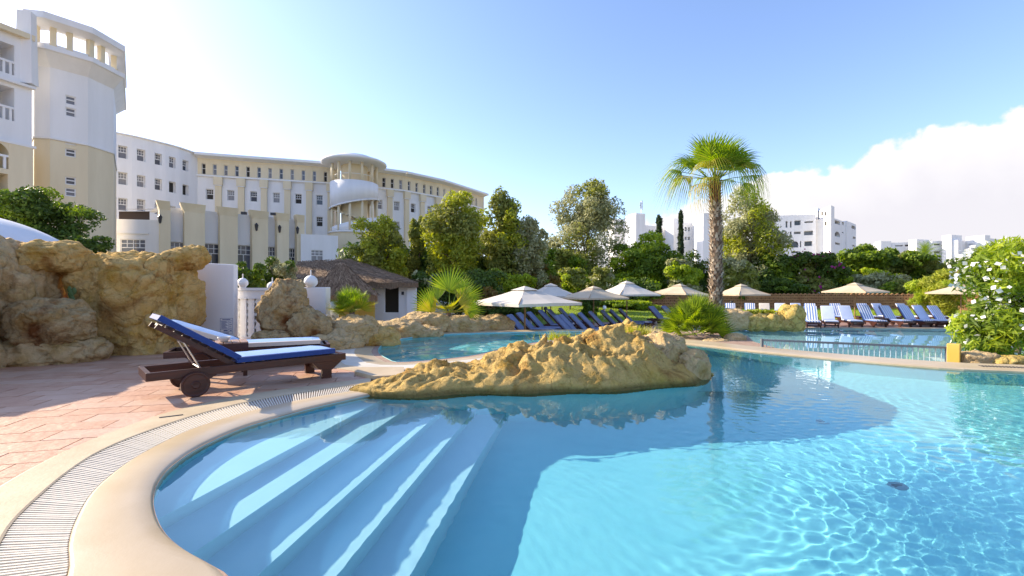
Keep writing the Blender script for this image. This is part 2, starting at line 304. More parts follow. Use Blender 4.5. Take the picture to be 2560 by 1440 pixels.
def stripemat(name, c1, c2, n):            # stripes that run the length of a cushion (object X), n across its width (object Y)
    m = bpy.data.materials.new(name); m.use_nodes = True; nt = m.node_tree; b = nt.nodes['Principled BSDF']; b.inputs['Roughness'].default_value = 0.85
    t = nt.nodes.new('ShaderNodeTexCoord'); s = nt.nodes.new('ShaderNodeSeparateXYZ'); nt.links.new(t.outputs['Object'], s.inputs[0])
    a = nt.nodes.new('ShaderNodeMath'); a.operation = 'MULTIPLY'; a.inputs[1].default_value = n; nt.links.new(s.outputs[1], a.inputs[0])
    f = nt.nodes.new('ShaderNodeMath'); f.operation = 'FRACT'; nt.links.new(a.outputs[0], f.inputs[0])
    g = nt.nodes.new('ShaderNodeMath'); g.operation = 'GREATER_THAN'; g.inputs[1].default_value = 0.5; nt.links.new(f.outputs[0], g.inputs[0])
    x = nt.nodes.new('ShaderNodeMix'); x.data_type = 'RGBA'; x.inputs[6].default_value = (*c1, 1); x.inputs[7].default_value = (*c2, 1)
    nt.links.new(g.outputs[0], x.inputs[0]); nt.links.new(x.outputs[2], b.inputs['Base Color']); return m
M_str = stripemat('striped_cushion', (0.85, 0.85, 0.85), (0.14, 0.23, 0.48), 7.2)
M_fine = stripemat('finely_striped_cushion', (0.16, 0.31, 0.58), (0.30, 0.45, 0.70), 22)
M_plain = mat('pale_blue_cushion', (0.52, 0.58, 0.74), 0.85, (0.58, 0.64, 0.78), 3)
M_navy = mat('navy_cushion', (0.13, 0.16, 0.27), 0.8, (0.17, 0.21, 0.33), 3)
def water_mat(name, tint):
    m = bpy.data.materials.new(name); m.use_nodes = True; nt = m.node_tree; nt.nodes.clear()
    out = nt.nodes.new('ShaderNodeOutputMaterial'); g = nt.nodes.new('ShaderNodeBsdfGlass'); g.inputs['IOR'].default_value = 1.33; g.inputs['Roughness'].default_value = 0; g.inputs['Color'].default_value = (*tint, 1)
    nt.links.new(g.outputs[0], out.inputs[0]); return m
M_water = water_mat('pool_water', (0.80, 0.97, 1.0))
# ================================================================== THE SETTING
# pool outlines -----------------------------------------------------
left_edge = [G(*p, WZ) for p in ((925, 990), (800, 1018), (700, 1045), (600, 1076), (500, 1122), (430, 1170), (395, 1213), (384, 1255), (392, 1300), (415, 1342), (455, 1378), (510, 1410), (560, 1438))]
near = [(-1.05, 1.95), (-0.3, 1.62), (0.8, 1.3), (3, 0.7), (8, -0.6), (15.5, -1.2), (18.6, -0.4)]
RO = [(1640, 842), (1770, 854), (1905, 868), (2130, 888), (2372, 906), (2560, 913), (2900, 930)]; RI = [(1640, 850), (1770, 863), (1905, 878), (2130, 899), (2372, 919), (2560, 927), (2900, 947)]
rim_o = catmull([G(*p) for p in RO] + [(14.5, 5.2), (19.5, 2.2)], 4); rim_i = catmull([G(*p) for p in RI] + [(14.2, 4.7), (19.0, 1.6)], 4)
rim_in = rim_i[::-1]
isl_r = [(3.55, 11.6), (3.25, 9.6), (3.12, 8.2)]
isl_front = [G(*p, WZ) for p in ((1762, 938), (1735, 950), (1690, 960), (1600, 969), (1500, 975), (1400, 978), (1300, 979), (1200, 981), (1100, 985), (1010, 989))]
curve_left = catmull(left_edge, 5)
POOL = curve_left + near + rim_in + isl_r + isl_front     # counter-clockwise or not: area() decides
SP = catmull([G(*p, WZ) for p in ((945, 880), (962, 861), (1010, 848), (1085, 839), (1180, 835), (1300, 832), (1420, 831), (1500, 831))] + [(2.75, 13.1), (1.9, 12.6), (0.9, 11.9), (0.25, 11.1), (-0.3, 10.2), (-0.9, 9.2)] + [G(*p, WZ) for p in ((1010, 907), (968, 899))], 4, True)
LP = catmull([(6.42, 10.65), (7.2, 9.75), (8.3, 8.95), (9.6, 8.6), (13.5, 7.1), (19.5, 4.4), (25, 6), (30, 15), (29.5, 25.5), (25.7, 26.6), (19, 27.0), (13, 27.4), (9.5, 26.3), (7.8, 24), (7.35, 20), (7.3, 15.8), (7.15, 13.2), (6.6, 11.7)], 4, True)
TERR = [(-60, -14), (24, -14), (24, -5)] + [p for p in rim_o[::-1] if p[0] > 5.75] + [(6.02, 10.75), (6.15, 11.7), (6.7, 13.1), (6.65, 14.5), (5.6, 15.1), (3.6, 15.2), (1.5, 15.15), (-1.0, 15.0), (-3.0, 15.6), (-4.2, 16.4), (-60, 16.4)]
def st(o): o['kind'] = 'structure'; return o
HOLE = [(-60, -14), (60, -14), (60, 34), (-60, 34)]
mb = MB(); mb.sheet([(-1500, -600), (1500, -600), (1500, 2500), (-1500, 2500)], -1.05, [HOLE]); st(mb.build('ground', M_ground))
shr = [(x, y) for x, y in offset(TERR, 0.05 if area(TERR) < 0 else -0.05)]
mb = MB(); mb.sheet(HOLE, LZ, [shr, LP]); st(mb.build('lower_deck', M_ldeck))
mb = MB(); mb.prism(TERR, -2.3, -0.014, holes=[POOL, SP]); terr = st(mb.build('terrace', M_joint))
mb = MB(); mb.sheet([(-60, 16.4), (-4.2, 16.4), (-3.2, 20), (-2.6, 33), (-60, 33)], -0.42); mb.wall([(-4.2, 16.4), (-3.2, 20), (-2.6, 33)], -1.1, -0.42, False); st(mb.build('garden_ground', M_sand))
# pool basins ---------------------------------------------------------
RECV = []
FZ = -1.36
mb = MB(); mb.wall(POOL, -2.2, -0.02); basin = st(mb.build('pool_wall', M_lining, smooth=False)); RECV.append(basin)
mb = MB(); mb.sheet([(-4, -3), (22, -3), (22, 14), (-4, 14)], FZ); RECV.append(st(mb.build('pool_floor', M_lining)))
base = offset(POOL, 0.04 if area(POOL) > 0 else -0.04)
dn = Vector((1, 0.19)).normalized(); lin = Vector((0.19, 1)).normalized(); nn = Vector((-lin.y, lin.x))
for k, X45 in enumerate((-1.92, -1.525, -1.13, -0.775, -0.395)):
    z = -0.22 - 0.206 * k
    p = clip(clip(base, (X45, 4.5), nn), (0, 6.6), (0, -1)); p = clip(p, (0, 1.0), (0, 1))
    mb = MB(); mb.prism(p, -1.5, z); o = st(mb.build('pool_step', M_step_sunpale)); RECV.append(o)
mb = MB(); mb.wall(SP, -1.3, -0.002); RECV.append(st(mb.build('small_pool_wall', M_lining)))
mb = MB(); mb.sheet([(-5, 7), (4, 7), (4, 15.5), (-5, 15.5)], -0.9); RECV.append(st(mb.build('small_pool_floor', M_lining)))
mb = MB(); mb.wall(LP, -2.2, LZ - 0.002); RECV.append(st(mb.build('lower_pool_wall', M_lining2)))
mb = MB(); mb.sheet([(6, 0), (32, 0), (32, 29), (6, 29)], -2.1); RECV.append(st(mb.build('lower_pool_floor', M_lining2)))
for o in RECV: o.cycles.is_caustics_receiver = True
# small round inlet fittings on the steps and the floor
def inlet(px, py, z, D_hint=None, r=0.055):
    d = Vector(((px - 1280) / F, 1, -(py - 720) / F)); t = (H - WZ) / -d.z; p = Vector((0, 0, H)) + d * t; d.normalize()
    h = Vector((d.x, d.y)) / 1.33; s = -math.sqrt(1 - h.length_squared); k = (z - WZ) / s; q = Vector((p.x + h.x * k, p.y + h.y * k, z))
    t_ = thing('inlet_fitting', f'round grey inlet fitting set in the pool {"floor" if z < -1.1 else "step"}, ' + {573: 'nearest the curved left edge', 873: 'closest to the rock island', 1022: 'in the middle of the steps', 790: 'at the bottom left of the picture', 2052: 'in the shade of the rock island', 2240: 'out in the sunlit water'}[px], 'pool fitting', q, 'inlet fittings under the water')
    MB().lathe([(0.0, 0.004), (r * 0.45, 0.004), (r * 0.5, 0.014), (r, 0.010), (r * 1.05, 0)], q, 16).build('flange', M_inlet, t_, True)
    MB().lathe([(0.0, 0.008), (r * 0.42, 0.008)], q, 12).build('bore', M_darkmetal, t_)
for a in ((573, 1226, -0.44), (873, 1056, -0.44), (1022, 1124, -0.884), (790, 1360, -0.884), (2052, 1054, FZ + 0.002, None, 0.07), (2240, 1214, FZ + 0.002, None, 0.08)): inlet(*a)
# water ----------------------------------------------------------------
def water(name, poly, z, step, amp, seed, label, calm=None, wl=(0.16, 0.9), margin=0.10, ext=None):
    x0, x1 = min(p[0] for p in poly) - 0.3, max(p[0] for p in poly) + 0.3; y0, y1 = min(p[1] for p in poly) - 0.3, max(p[1] for p in poly) + 0.3
    if ext: x0, x1, y0, y1 = max(x0, ext[0]), min(x1, ext[1]), max(y0, ext[2]), min(y1, ext[3])
    xs = np.arange(x0, x1, step); ys = np.arange(y0, y1, step); X, Y = np.meshgrid(xs, ys)
    g = np.random.default_rng(seed); Z = np.zeros_like(X)
    WX = X + 0.35 * np.sin(0.9 * Y + 1.3) + 0.2 * np.sin(1.7 * X + 0.6 * Y); WY = Y + 0.35 * np.sin(1.1 * X) + 0.2 * np.sin(2.1 * Y - X)
    for i in range(46):
        L = wl[0] * (wl[1] / wl[0]) ** g.random(); a = g.random() * 2 * math.pi if i % 3 else -0.6 + g.normal() * 0.5
        kx, ky = 2 * math.pi / L * math.cos(a), 2 * math.pi / L * math.sin(a)
        Z += (L ** 1.25) * np.sin(kx * WX + ky * WY + g.random() * 6.28)
    Z *= amp / Z.std()
    if calm is not None: Z *= calm(X, Y)
    keep = inside(offset(poly, margin if area(poly) > 0 else -margin), X, Y)
    idx = np.arange(X.size).reshape(X.shape)
    kq = keep[:-1, :-1] | keep[:-1, 1:] | keep[1:, 1:] | keep[1:, :-1]
    q = np.stack([idx[:-1, :-1][kq], idx[:-1, 1:][kq], idx[1:, 1:][kq], idx[1:, :-1][kq]], -1)
    u, inv = np.unique(q.ravel(), return_inverse=True)
    V = np.stack([X.ravel(), Y.ravel(), Z.ravel() + z], -1)[u]
    o = link(name, npmesh(name, V, inv.reshape(-1, 4), M_water, True), kind='structure'); o.cycles.is_caustics_caster = True; return o
def calm_main(X, Y):                       # the sheltered water over the steps lies still, the open water is ruffled
    s = np.clip((X * 0.75 - (Y - 4.2) * 0.55 + 0.15) / 1.8, 0, 1); s = s * s * (3 - 2 * s)
    far = np.clip((8.2 - Y) / 3.6, 0.07, 1)
    return 0.07 + 0.93 * s * far
water('pool_water', POOL, WZ, 0.020, 0.00050, 3, '', calm_main, wl=(0.07, 0.22), ext=(-4, 13, 0.4, 13.2))
water('pool_water', [(12.9, -2), (20, -2), (20, 6), (12.9, 6)], WZ, 0.2, 0.0004, 4, '', wl=(0.8, 1.6))
water('small_pool_water', SP, WZ, 0.06, 0.006, 5, '', wl=(0.3, 1.6))
water('lower_pool_water', LP, LWZ, 0.14, 0.0009, 8, '', wl=(0.5, 2.5))
# coping, gutter and kerb along the near pool ---------------------------------
g_in = [G(*p) for p in ((912, 974), (800, 991), (690, 1013), (600, 1035), (500, 1066), (430, 1095), (330, 1150), (240, 1222), (192, 1298), (172, 1362), (170, 1437))] + [(-1.78, 1.72), (-1.2, 1.25), (-0.4, 0.95), (1.0, 0.55)]
g_out = [G(*p) for p in ((925, 958), (800, 975), (700, 990), (600, 1010), (500, 1036), (430, 1058), (330, 1094), (240, 1135), (165, 1185), (95, 1245), (30, 1310), (-50, 1425))] + [(-2.25, 1.5), (-1.6, 0.9), (-0.7, 0.5), (0.9, 0.15)]
k_out = [G(*p) for p in ((930, 945), (800, 962), (700, 975), (600, 990), (500, 1011), (400, 1037), (300, 1072), (200, 1112), (100, 1160), (0, 1217), (-120, 1300), (-250, 1400))] + [(-2.7, 1.35), (-2.0, 0.55), (-1.0, 0.1), (0.8, -0.25)]
w_in = curve_left + near[:4]
def resample(p, n):
    p = [Vector(q) for q in p]; d = [0]
    for i in range(1, len(p)): d.append(d[-1] + (p[i] - p[i - 1]).length)
    out = []; j = 0
    for k in range(n):
        s = d[-1] * k / (n - 1)
        while j < len(p) - 2 and d[j + 1] < s: j += 1
        t = (s - d[j]) / max(1e-9, d[j + 1] - d[j]); out.append(p[j].lerp(p[j + 1], t))
    return out
NR = 90
cw, ci, co, ck = (resample(catmull(p, 6), NR) for p in (w_in, g_in, g_out, k_out))
def ribbon(profile):                       # profile: per ring of stations (curve, z)
    mb = MB(); m = len(profile); mb.v = [(c[i].x, c[i].y, z) for i in range(NR) for c, z in profile]
    mb.f = [(i * m + j, i * m + j + 1, (i + 1) * m + j + 1, (i + 1) * m + j) for i in range(NR - 1) for j in range(m - 1)]; return mb
lerp = lambda a, b, t: [p.lerp(q, t) for p, q in zip(a, b)]
st(ribbon([(lerp(ci, cw, 1.0), -0.12), (lerp(ci, cw, 1.004), -0.028), (lerp(ci, cw, 0.97), -0.012), (lerp(ci, cw, 0.88), 0.002), (lerp(ci, cw, 0.5), 0.010), (lerp(ci, cw, 0.03), 0.008), (ci, 0.002), (ci, -0.10)]).build('pool_coping', M_coping, smooth=True))
st(ribbon([(co, -0.10), (co, 0.004), (lerp(co, ck, 0.04), 0.009), (lerp(co, ck, 0.95), 0.009), (ck, 0.003), (ck, -0.014)]).build('pool_kerb', M_kerb))
gut = st(ribbon([(ci, -0.055), (co, -0.055)]).build('overflow_gutter', M_gutter))
# grating bars: the 300 nearest are single pieces, the far ones one piece
li, lo_ = resample(ci, 1500), resample(co, 1500)
i = 0; bars = []; acc = 0; last = None
mid = [(a + b) / 2 for a, b in zip(li, lo_)]
for k in range(1500):
    if last is None or (mid[k] - last).length >= 0.0235: bars.append(k); last = mid[k]
vis = [k for k in bars if mid[k].y > 1.9]; vis.sort(key=lambda k: mid[k].length); near_b = set(vis[:300])
bm_ = MB().box((0, 0, 0), (1, 0.0135, 0.03)); bar_me = None; rest = MB()
for k in bars:
    a, b = li[k], lo_[k]; d = b - a; L = d.length - 0.012; c = (a + b) / 2; ang = math.atan2(d.y, d.x)
    if k in near_b:
        if bar_me is None: o = bm_.build('grating_bar', M_grate, gut); bar_me = o.data
        else: o = link('grating_bar', bar_me, gut)
        o.location = (c.x, c.y, -0.012 + random.uniform(-0.0015, 0.0015)); o.rotation_euler = (0, 0, ang); o.scale = (L, 1, 1)
    else: rest.box((c.x, c.y, -0.012), (L, 0.0135, 0.03), ang)
rest.build('grating_bars', M_grate, gut, kind='stuff')
# the far rim: an overflow sill between the main pool and the lower terrace
ri, ro_ = resample(rim_i, 60), resample(rim_o, 60); prof = [(-0.10, -0.15), (-0.10, -0.004), (0.0, 0.010), (0.92, 0.014), (1.0, 0.004), (1.0, -1.05)]; mb = MB(); m_ = len(prof)
mb.v = [(*a.lerp(b, t), z) for a, b in zip(ri, ro_) for t, z in prof]; mb.f = [(k * m_ + j, (k + 1) * m_ + j, (k + 1) * m_ + j + 1, k * m_ + j + 1) for k in range(59) for j in range(m_ - 1)]
rim = st(mb.build('pool_rim', M_coping))
mb = MB(); q0, q1 = resample(rim_i, 400), resample(rim_o, 400)
for k in range(130, 205):
    p = q0[k].lerp(q1[k], 0.42); d = q1[k] - q0[k]; mb.box((p.x, p.y, 0.0125), (0.022, 0.16, 0.010), math.atan2(d.y, d.x) - math.pi / 2)
mb.build('drain_slots', M_darkmetal, rim, kind='stuff')
# small pool: coping, gutter ribbon
def ring(poly, d0, d1, z0, z1, name, m, sl=None):
    s = 1 if area(poly) > 0 else -1; a = offset(poly, d0 * s); b = offset(poly, d1 * s); mb = MB(); n = len(poly)
    for i in range(n):
        j = (i + 1) % n
        if sl and not (sl(a[i]) and sl(a[j])): continue
        mb.quad((*a[i], z0), (*a[j], z0), (*b[j], z1), (*b[i], z1)); mb.quad((*a[i], z0 - 0.09), (*a[j], z0 - 0.09), (*a[j], z0), (*a[i], z0)); mb.quad((*b[i], z1), (*b[j], z1), (*b[j], z1 - 0.05), (*b[i], z1 - 0.05))
    return st(mb.build(name, m))
ring(SP, 0.0, 0.48, -0.024, 0.012, 'small_pool_coping', M_coping)
ring(SP, 0.482, 0.86, 0.010, 0.010, 'small_pool_gutter', M_grate, lambda p: p[1] < 14.2)
ring(SP, 0.862, 1.15, 0.013, 0.008, 'small_pool_kerb', M_kerb, lambda p: p[1] < 14.2)
ring([(x, y) for x, y in LP], 0.0, 0.38, LZ + 0.01, LZ + 0.012, 'lower_pool_coping', M_coping)
slab = MB(); slab.prism([G(*p, 0.05) for p in ((886, 929), (935, 941), (1010, 938), (1010, 918), (905, 918))], -0.01, 0.055)
tag(slab.build('stone_slab', M_kerb, bevel=0.01), 'flat pale stone slab beside the left tip of the rock island', 'slab')
tag(MB().box((*G(428, 1043), 0.011), (0.20, 0.03, 0.006), R(33)).build('drain_slot', M_darkmetal), 'short dark drain slot in the kerb at the left of the pool', 'drain')
# pavers: rows laid at a slant, each slab its own piece near the camera
prot = R(14); ux = Vector((math.cos(prot), math.sin(prot))); uy = Vector((-ux.y, ux.x)); PL, PWd = 0.62, 0.30
ckv = resample(ck, 160); cand = []
for r_ in range(-14, 46):
    off = (r_ % 2) * 0.31 + random.uniform(-0.06, 0.06)
    for c_ in range(-26, 12):
        u, v = c_ * PL + off, r_ * PWd + 1.2; c = ux * u + uy * v
        if c.y < 0.2 or c.y > 11.5 or c.x < -11 or c.x > 0.2: continue
        px = 1280 + c.x / c.y * F
        e = 0.005; q = [c + ux * (sx * (PL / 2 - e)) + uy * (sy * (PWd / 2 - e)) for sx, sy in ((-1, -1), (1, -1), (1, 1), (-1, 1))]; q = [(p.x, p.y) for p in q]
        j = min(range(160), key=lambda k: (ckv[k] - c).length_squared); t = (ckv[min(159, j + 1)] - ckv[max(0, j - 1)]).normalized(); n = Vector((t.y, -t.x))
        if n.x > 0 and c.y < 6: n = -n
        if n.y < 0 and c.y >= 6: n = -n
        d = (c - ckv[j]).dot(n)
        if d < -0.25: continue
        if d < 0.5:
            q = clip(q, ckv[j] - n * 0.05, n)
            if len(q) < 3 or abs(area(q)) < 0.015: continue
        if inside(offset(SP, 1.0 if area(SP) > 0 else -1.0), c.x, c.y): continue
        if c.x > -2.35 and c.y > 6.35 and c.y < 7.2 and c.x > -1.6: continue
        cand.append((c.length + (100 if px < -40 or c.y < 2.0 else 0), c, q))
cand.sort(key=lambda t: t[0]); restp = MB()
for k, (d, c, q) in enumerate(cand):
    z = random.uniform(-0.002, 0.003)
    if k < 300: MB().prism(q, -0.016, z).build('paver', M_paver if random.random() < 0.6 else M_paver2, terr)
    else: restp.prism(q, -0.016, z)
restp.build('pavers', M_paver, terr, kind='stuff')
# lawn
LAWN = catmull([(-1, 29), (6, 31.5), (13, 33.4), (30, 33.6), (48, 32), (62, 34), (70, 60), (-6, 60), (-4, 40)], 4, True)
def lawn_z(X, Y):                           # the turf rises towards the back, more so on the left
    t = np.clip((13 - X) / 9, 0, 1); t = t * t * (3 - 2 * t); return LZ + 0.012 + np.clip(Y - 31.8, 0, 15) * (0.012 + 0.046 * t)
_x, _y = np.meshgrid(np.arange(-6, 71, 0.5), np.arange(28.5, 61, 0.5)); _k = inside(LAWN, _x, _y); _i = np.arange(_x.size).reshape(_x.shape); _q = _k[:-1, :-1] | _k[1:, :-1] | _k[:-1, 1:] | _k[1:, 1:]
_f = np.stack([_i[:-1, :-1][_q], _i[:-1, 1:][_q], _i[1:, 1:][_q], _i[1:, :-1][_q]], -1); _u, _v = np.unique(_f.ravel(), return_inverse=True)
st(link('lawn', npmesh('lawn', np.stack([_x.ravel(), _y.ravel(), lawn_z(_x, _y).ravel() + 0.004], 1)[_u], _v.reshape(-1, 4), M_lawn, True)))
def blades(n, sampler, h, wd, lean=0.35):
    P = sampler(n); a = RNG.random(n) * 6.283; hh = h * (0.6 + 0.8 * RNG.random(n)); t = np.stack([np.cos(a), np.sin(a), np.zeros(n)], 1) * wd / 2
    l = np.stack([RNG.normal(0, lean, n), RNG.normal(0, lean, n), np.ones(n)], 1) * hh[:, None]
    V = np.concatenate([P - t, P + t, P + l], 1).reshape(-1, 3); return V, np.arange(n * 3).reshape(-1, 3)
def lawn_pts(n):
    P = np.zeros((0, 3))
    while len(P) < n:
        X = RNG.uniform(-4, 60, n); Y = 32 + 24 * RNG.random(n) ** 1.3; k = inside(LAWN, X, Y); P = np.concatenate([P, np.stack([X[k], Y[k], lawn_z(X[k], Y[k])], 1)])
    return P[:n]
V, Fq = blades(60000, lawn_pts, 0.09, 0.05); o = link('grass', npmesh('grass', V, Fq, L_grass), kind='stuff')
# ================================================================== ROCKS
def fbm(p, o=5, lac=2.1, g=0.5):
    s = 0; a = 1
    for _ in range(o): s += a * noise.noise(p); p = p * lac; a *= g
    return s
def ridged(p, o=4):
    s = 0; a = 1
    for _ in range(o): s += a * (1 - abs(noise.noise(p)) * 2); p = p * 2.2; a *= 0.5
    return s
ICO = {}
def ico(n):
    if n not in ICO:
        import bmesh
        b = bmesh.new(); bmesh.ops.create_icosphere(b, subdivisions=n, radius=1)
        ICO[n] = ([v.co.copy() for v in b.verts], [tuple(v.index for v in f.verts) for f in b.faces]); b.free()
    return ICO[n]
def boulder(label, c, r, seed, m, rz=0, sub=5, sq=0.75, rough=0.16, name='boulder', freq=1.3, tilt=0, group=None, pit=0.05, zmin=None, cat='rock'):
    vs, fs = ico(sub); out = []; sd = Vector((seed * 7.3, seed * 3.1, seed * 5.7)); Rm = Matrix.Rotation(rz, 3, 'Z') @ Matrix.Rotation(tilt, 3, 'Y'); rr = Vector(r); sc_ = (r[0] + r[1] + r[2]) / 3
    for v in vs:
        p = Vector([math.copysign(abs(x) ** sq, x) for x in v]); q = Vector((p.x * rr.x, p.y * rr.y, p.z * rr.z))
        n1 = fbm(q / sc_ * freq * 0.8 + sd, 4); n2 = ridged(q / sc_ * freq * 1.7 + sd * 2, 4) - 1.1; ce = noise.cell(q / sc_ * 2.2 + sd + Vector((n1, n1, n1)) * 0.4)
        pt = max(0, fbm(q / sc_ * freq * 5 + sd, 3) - 0.15)
        vd, vp = noise.voronoi(q / sc_ * freq * 1.5 + sd + Vector((n1, n2, n1)) * 0.18); hsh = noise.noise(Vector(vp[0]) * 3.7 + sd); crk = max(0.0, 1 - (vd[1] - vd[0]) / 0.10)
        q = q + v * sc_ * (0.075 * hsh - 0.055 * crk + rough * n1 + rough * 0.38 * n2 + 0.05 * ce - pit * pt)
        q = Rm @ q
        if zmin is not None and q.z < zmin: q.z = zmin + (q.z - zmin) * 0.1
        out.append(q)
    mb = MB(); mb.v = [tuple(q) for q in out]; mb.f = fs; o = mb.build(name, m, local=True, smooth=True)
    o.location = c; return tag(o, label, cat, group)
# the wall of rock behind the terrace
GR = 'boulders of the rock wall'
boulder('tall tan boulder at the far left end of the rock wall', A(-8, 780, 8.7), (0.9, 0.9, 1.32), 1, M_rock2, 0.2, 6, 0.72, group=GR)
boulder('rounded yellow knob of rock on the rock wall before the white dome', A(138, 645, 9.1), (0.55, 0.55, 0.33), 2, M_rock, 0.5, 5, 0.8, group=GR)
boulder('bulging ochre boulder with rust stains at the foot of the rock wall', A(118, 812, 8.4), (0.70, 0.55, 0.47), 3, M_rockbrown, -0.2, 6, 0.8, rough=0.2, group=GR)
boulder('broad high ochre rock forming the middle of the rock wall', A(338, 770, 9.9), (0.92, 0.9, 1.22), 4, M_rock, 0.15, 6, 0.55, rough=0.15, group=GR)
boulder('tall ochre rock at the right end of the rock wall beside the white wall', A(395, 775, 10.0), (0.72, 0.8, 1.25), 5, M_rock, 0.0, 6, 0.62, tilt=0.05, group=GR)
boulder('round head of rock jutting out at the top right of the rock wall', A(462, 650, 10.0), (0.48, 0.38, 0.27), 6, M_rock, 0.3, 5, 0.8, tilt=-0.35, group=GR)
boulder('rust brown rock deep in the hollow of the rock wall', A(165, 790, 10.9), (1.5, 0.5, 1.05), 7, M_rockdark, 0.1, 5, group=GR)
boulder('low tan ledge of rock along the foot of the rock wall by the pavers', A(40, 880, 8.5), (1.6, 0.7, 0.35), 8, M_rock2, 0.05, 5, group=GR)
boulder('big unseen grey boulder added left of the picture edge to shade the terrace', (-9.7, 6.9, 0.6), (1.2, 1.45, 1.75), 9, M_rock2, 0.2, 5, 0.7, group=GR)  # out of view; added and sized for the shade it casts on the deck
boulder('large unseen tan boulder added beyond the left picture edge', (-11.4, 8.0, 0.5), (1.6, 1.6, 1.5), 10, M_rock2, 0.4, 5, 0.7, group=GR)  # added out of view, carrying on the shading rock
cactus = thing('prickly_pear', 'small green prickly pear growing in the hollow of the rock wall', 'cactus', A(180, 735, 8.9))
q = A(180, 735, 8.9)
for k, (dx, dz, r_) in enumerate(((0, -0.12, 0.07), (-0.02, 0.0, 0.065), (0.04, 0.06, 0.055), (-0.05, 0.09, 0.05))):
    mb = MB(); mb.lathe([(0, -1), (0.6, -0.8), (1, 0), (0.6, 0.8), (0, 1)], (0, 0, 0), 10); mb.v = [(q.x + dx + x * r_, q.y + y * r_ * 0.25, q.z + dz + z * r_ * 1.3) for x, y, z in mb.v]; mb.build('pad', mat('cactus_pad', (0.10, 0.16, 0.05), 0.6), cactus, True)
# the standing boulder by the balustrade and the low rocks round the small pool
boulder('upright brown boulder with a hollow face in front of the balustrade', A(712, 790, 10.6), (0.47, 0.5, 0.88), 12, M_rockbrown, 0.3, 6, 0.75, rough=0.2, tilt=0.12, group='boulders round the small pool')
boulder('sloping grey brown rock leaning on the upright boulder', A(775, 820, 10.5), (0.52, 0.42, 0.42), 13, M_rockbrown, 0.1, 5, 0.8, rough=0.2, tilt=0.55, group='boulders round the small pool')
boulder('low brown rock at the foot of the upright boulder beside the table', A(682, 852, 10.2), (0.42, 0.35, 0.25), 14, M_rockbrown, 0, 5, group='boulders round the small pool')
low = [((885, 832), 11.2, (0.62, 0.7, 0.42), 15, 'rounded tan rock below the smaller fan palm'), ((835, 862), 10.4, (0.62, 0.5, 0.30), 16, 'smooth yellow tan rock behind the foot of the second lounger'),
       ((925, 852), 11.3, (0.75, 0.55, 0.34), 17, 'tan rock at the left bank of the small pool'), ((990, 828), 13.2, (0.85, 0.6, 0.32), 18, 'sandy hump of rock between the two fan palms'),
       ((1065, 815), 14.3, (0.85, 0.6, 0.42), 19, 'knobbly rock below the larger fan palm'), ((1030, 836), 13.2, (0.9, 0.5, 0.24), 20, 'low flat rock on the far bank of the small pool'),
       ((1150, 817), 14.6, (0.8, 0.6, 0.36), 21, 'grey tan rock right of the larger fan palm'), ((1225, 815), 15.2, (0.85, 0.6, 0.36), 22, 'brown grey rock at the right end of the bank beside the navy loungers'),
       ((800, 850), 10.6, (0.4, 0.35, 0.22), 23, 'small dark tan rock right of the sloping rock')]
for (px, py), D, r_, s_, lab in low: boulder(lab, A(px, py, D), r_, s_, M_rock2 if s_ != 17 else M_rock, 0.2, 5, 0.85, rough=0.13, group='boulders round the small pool')
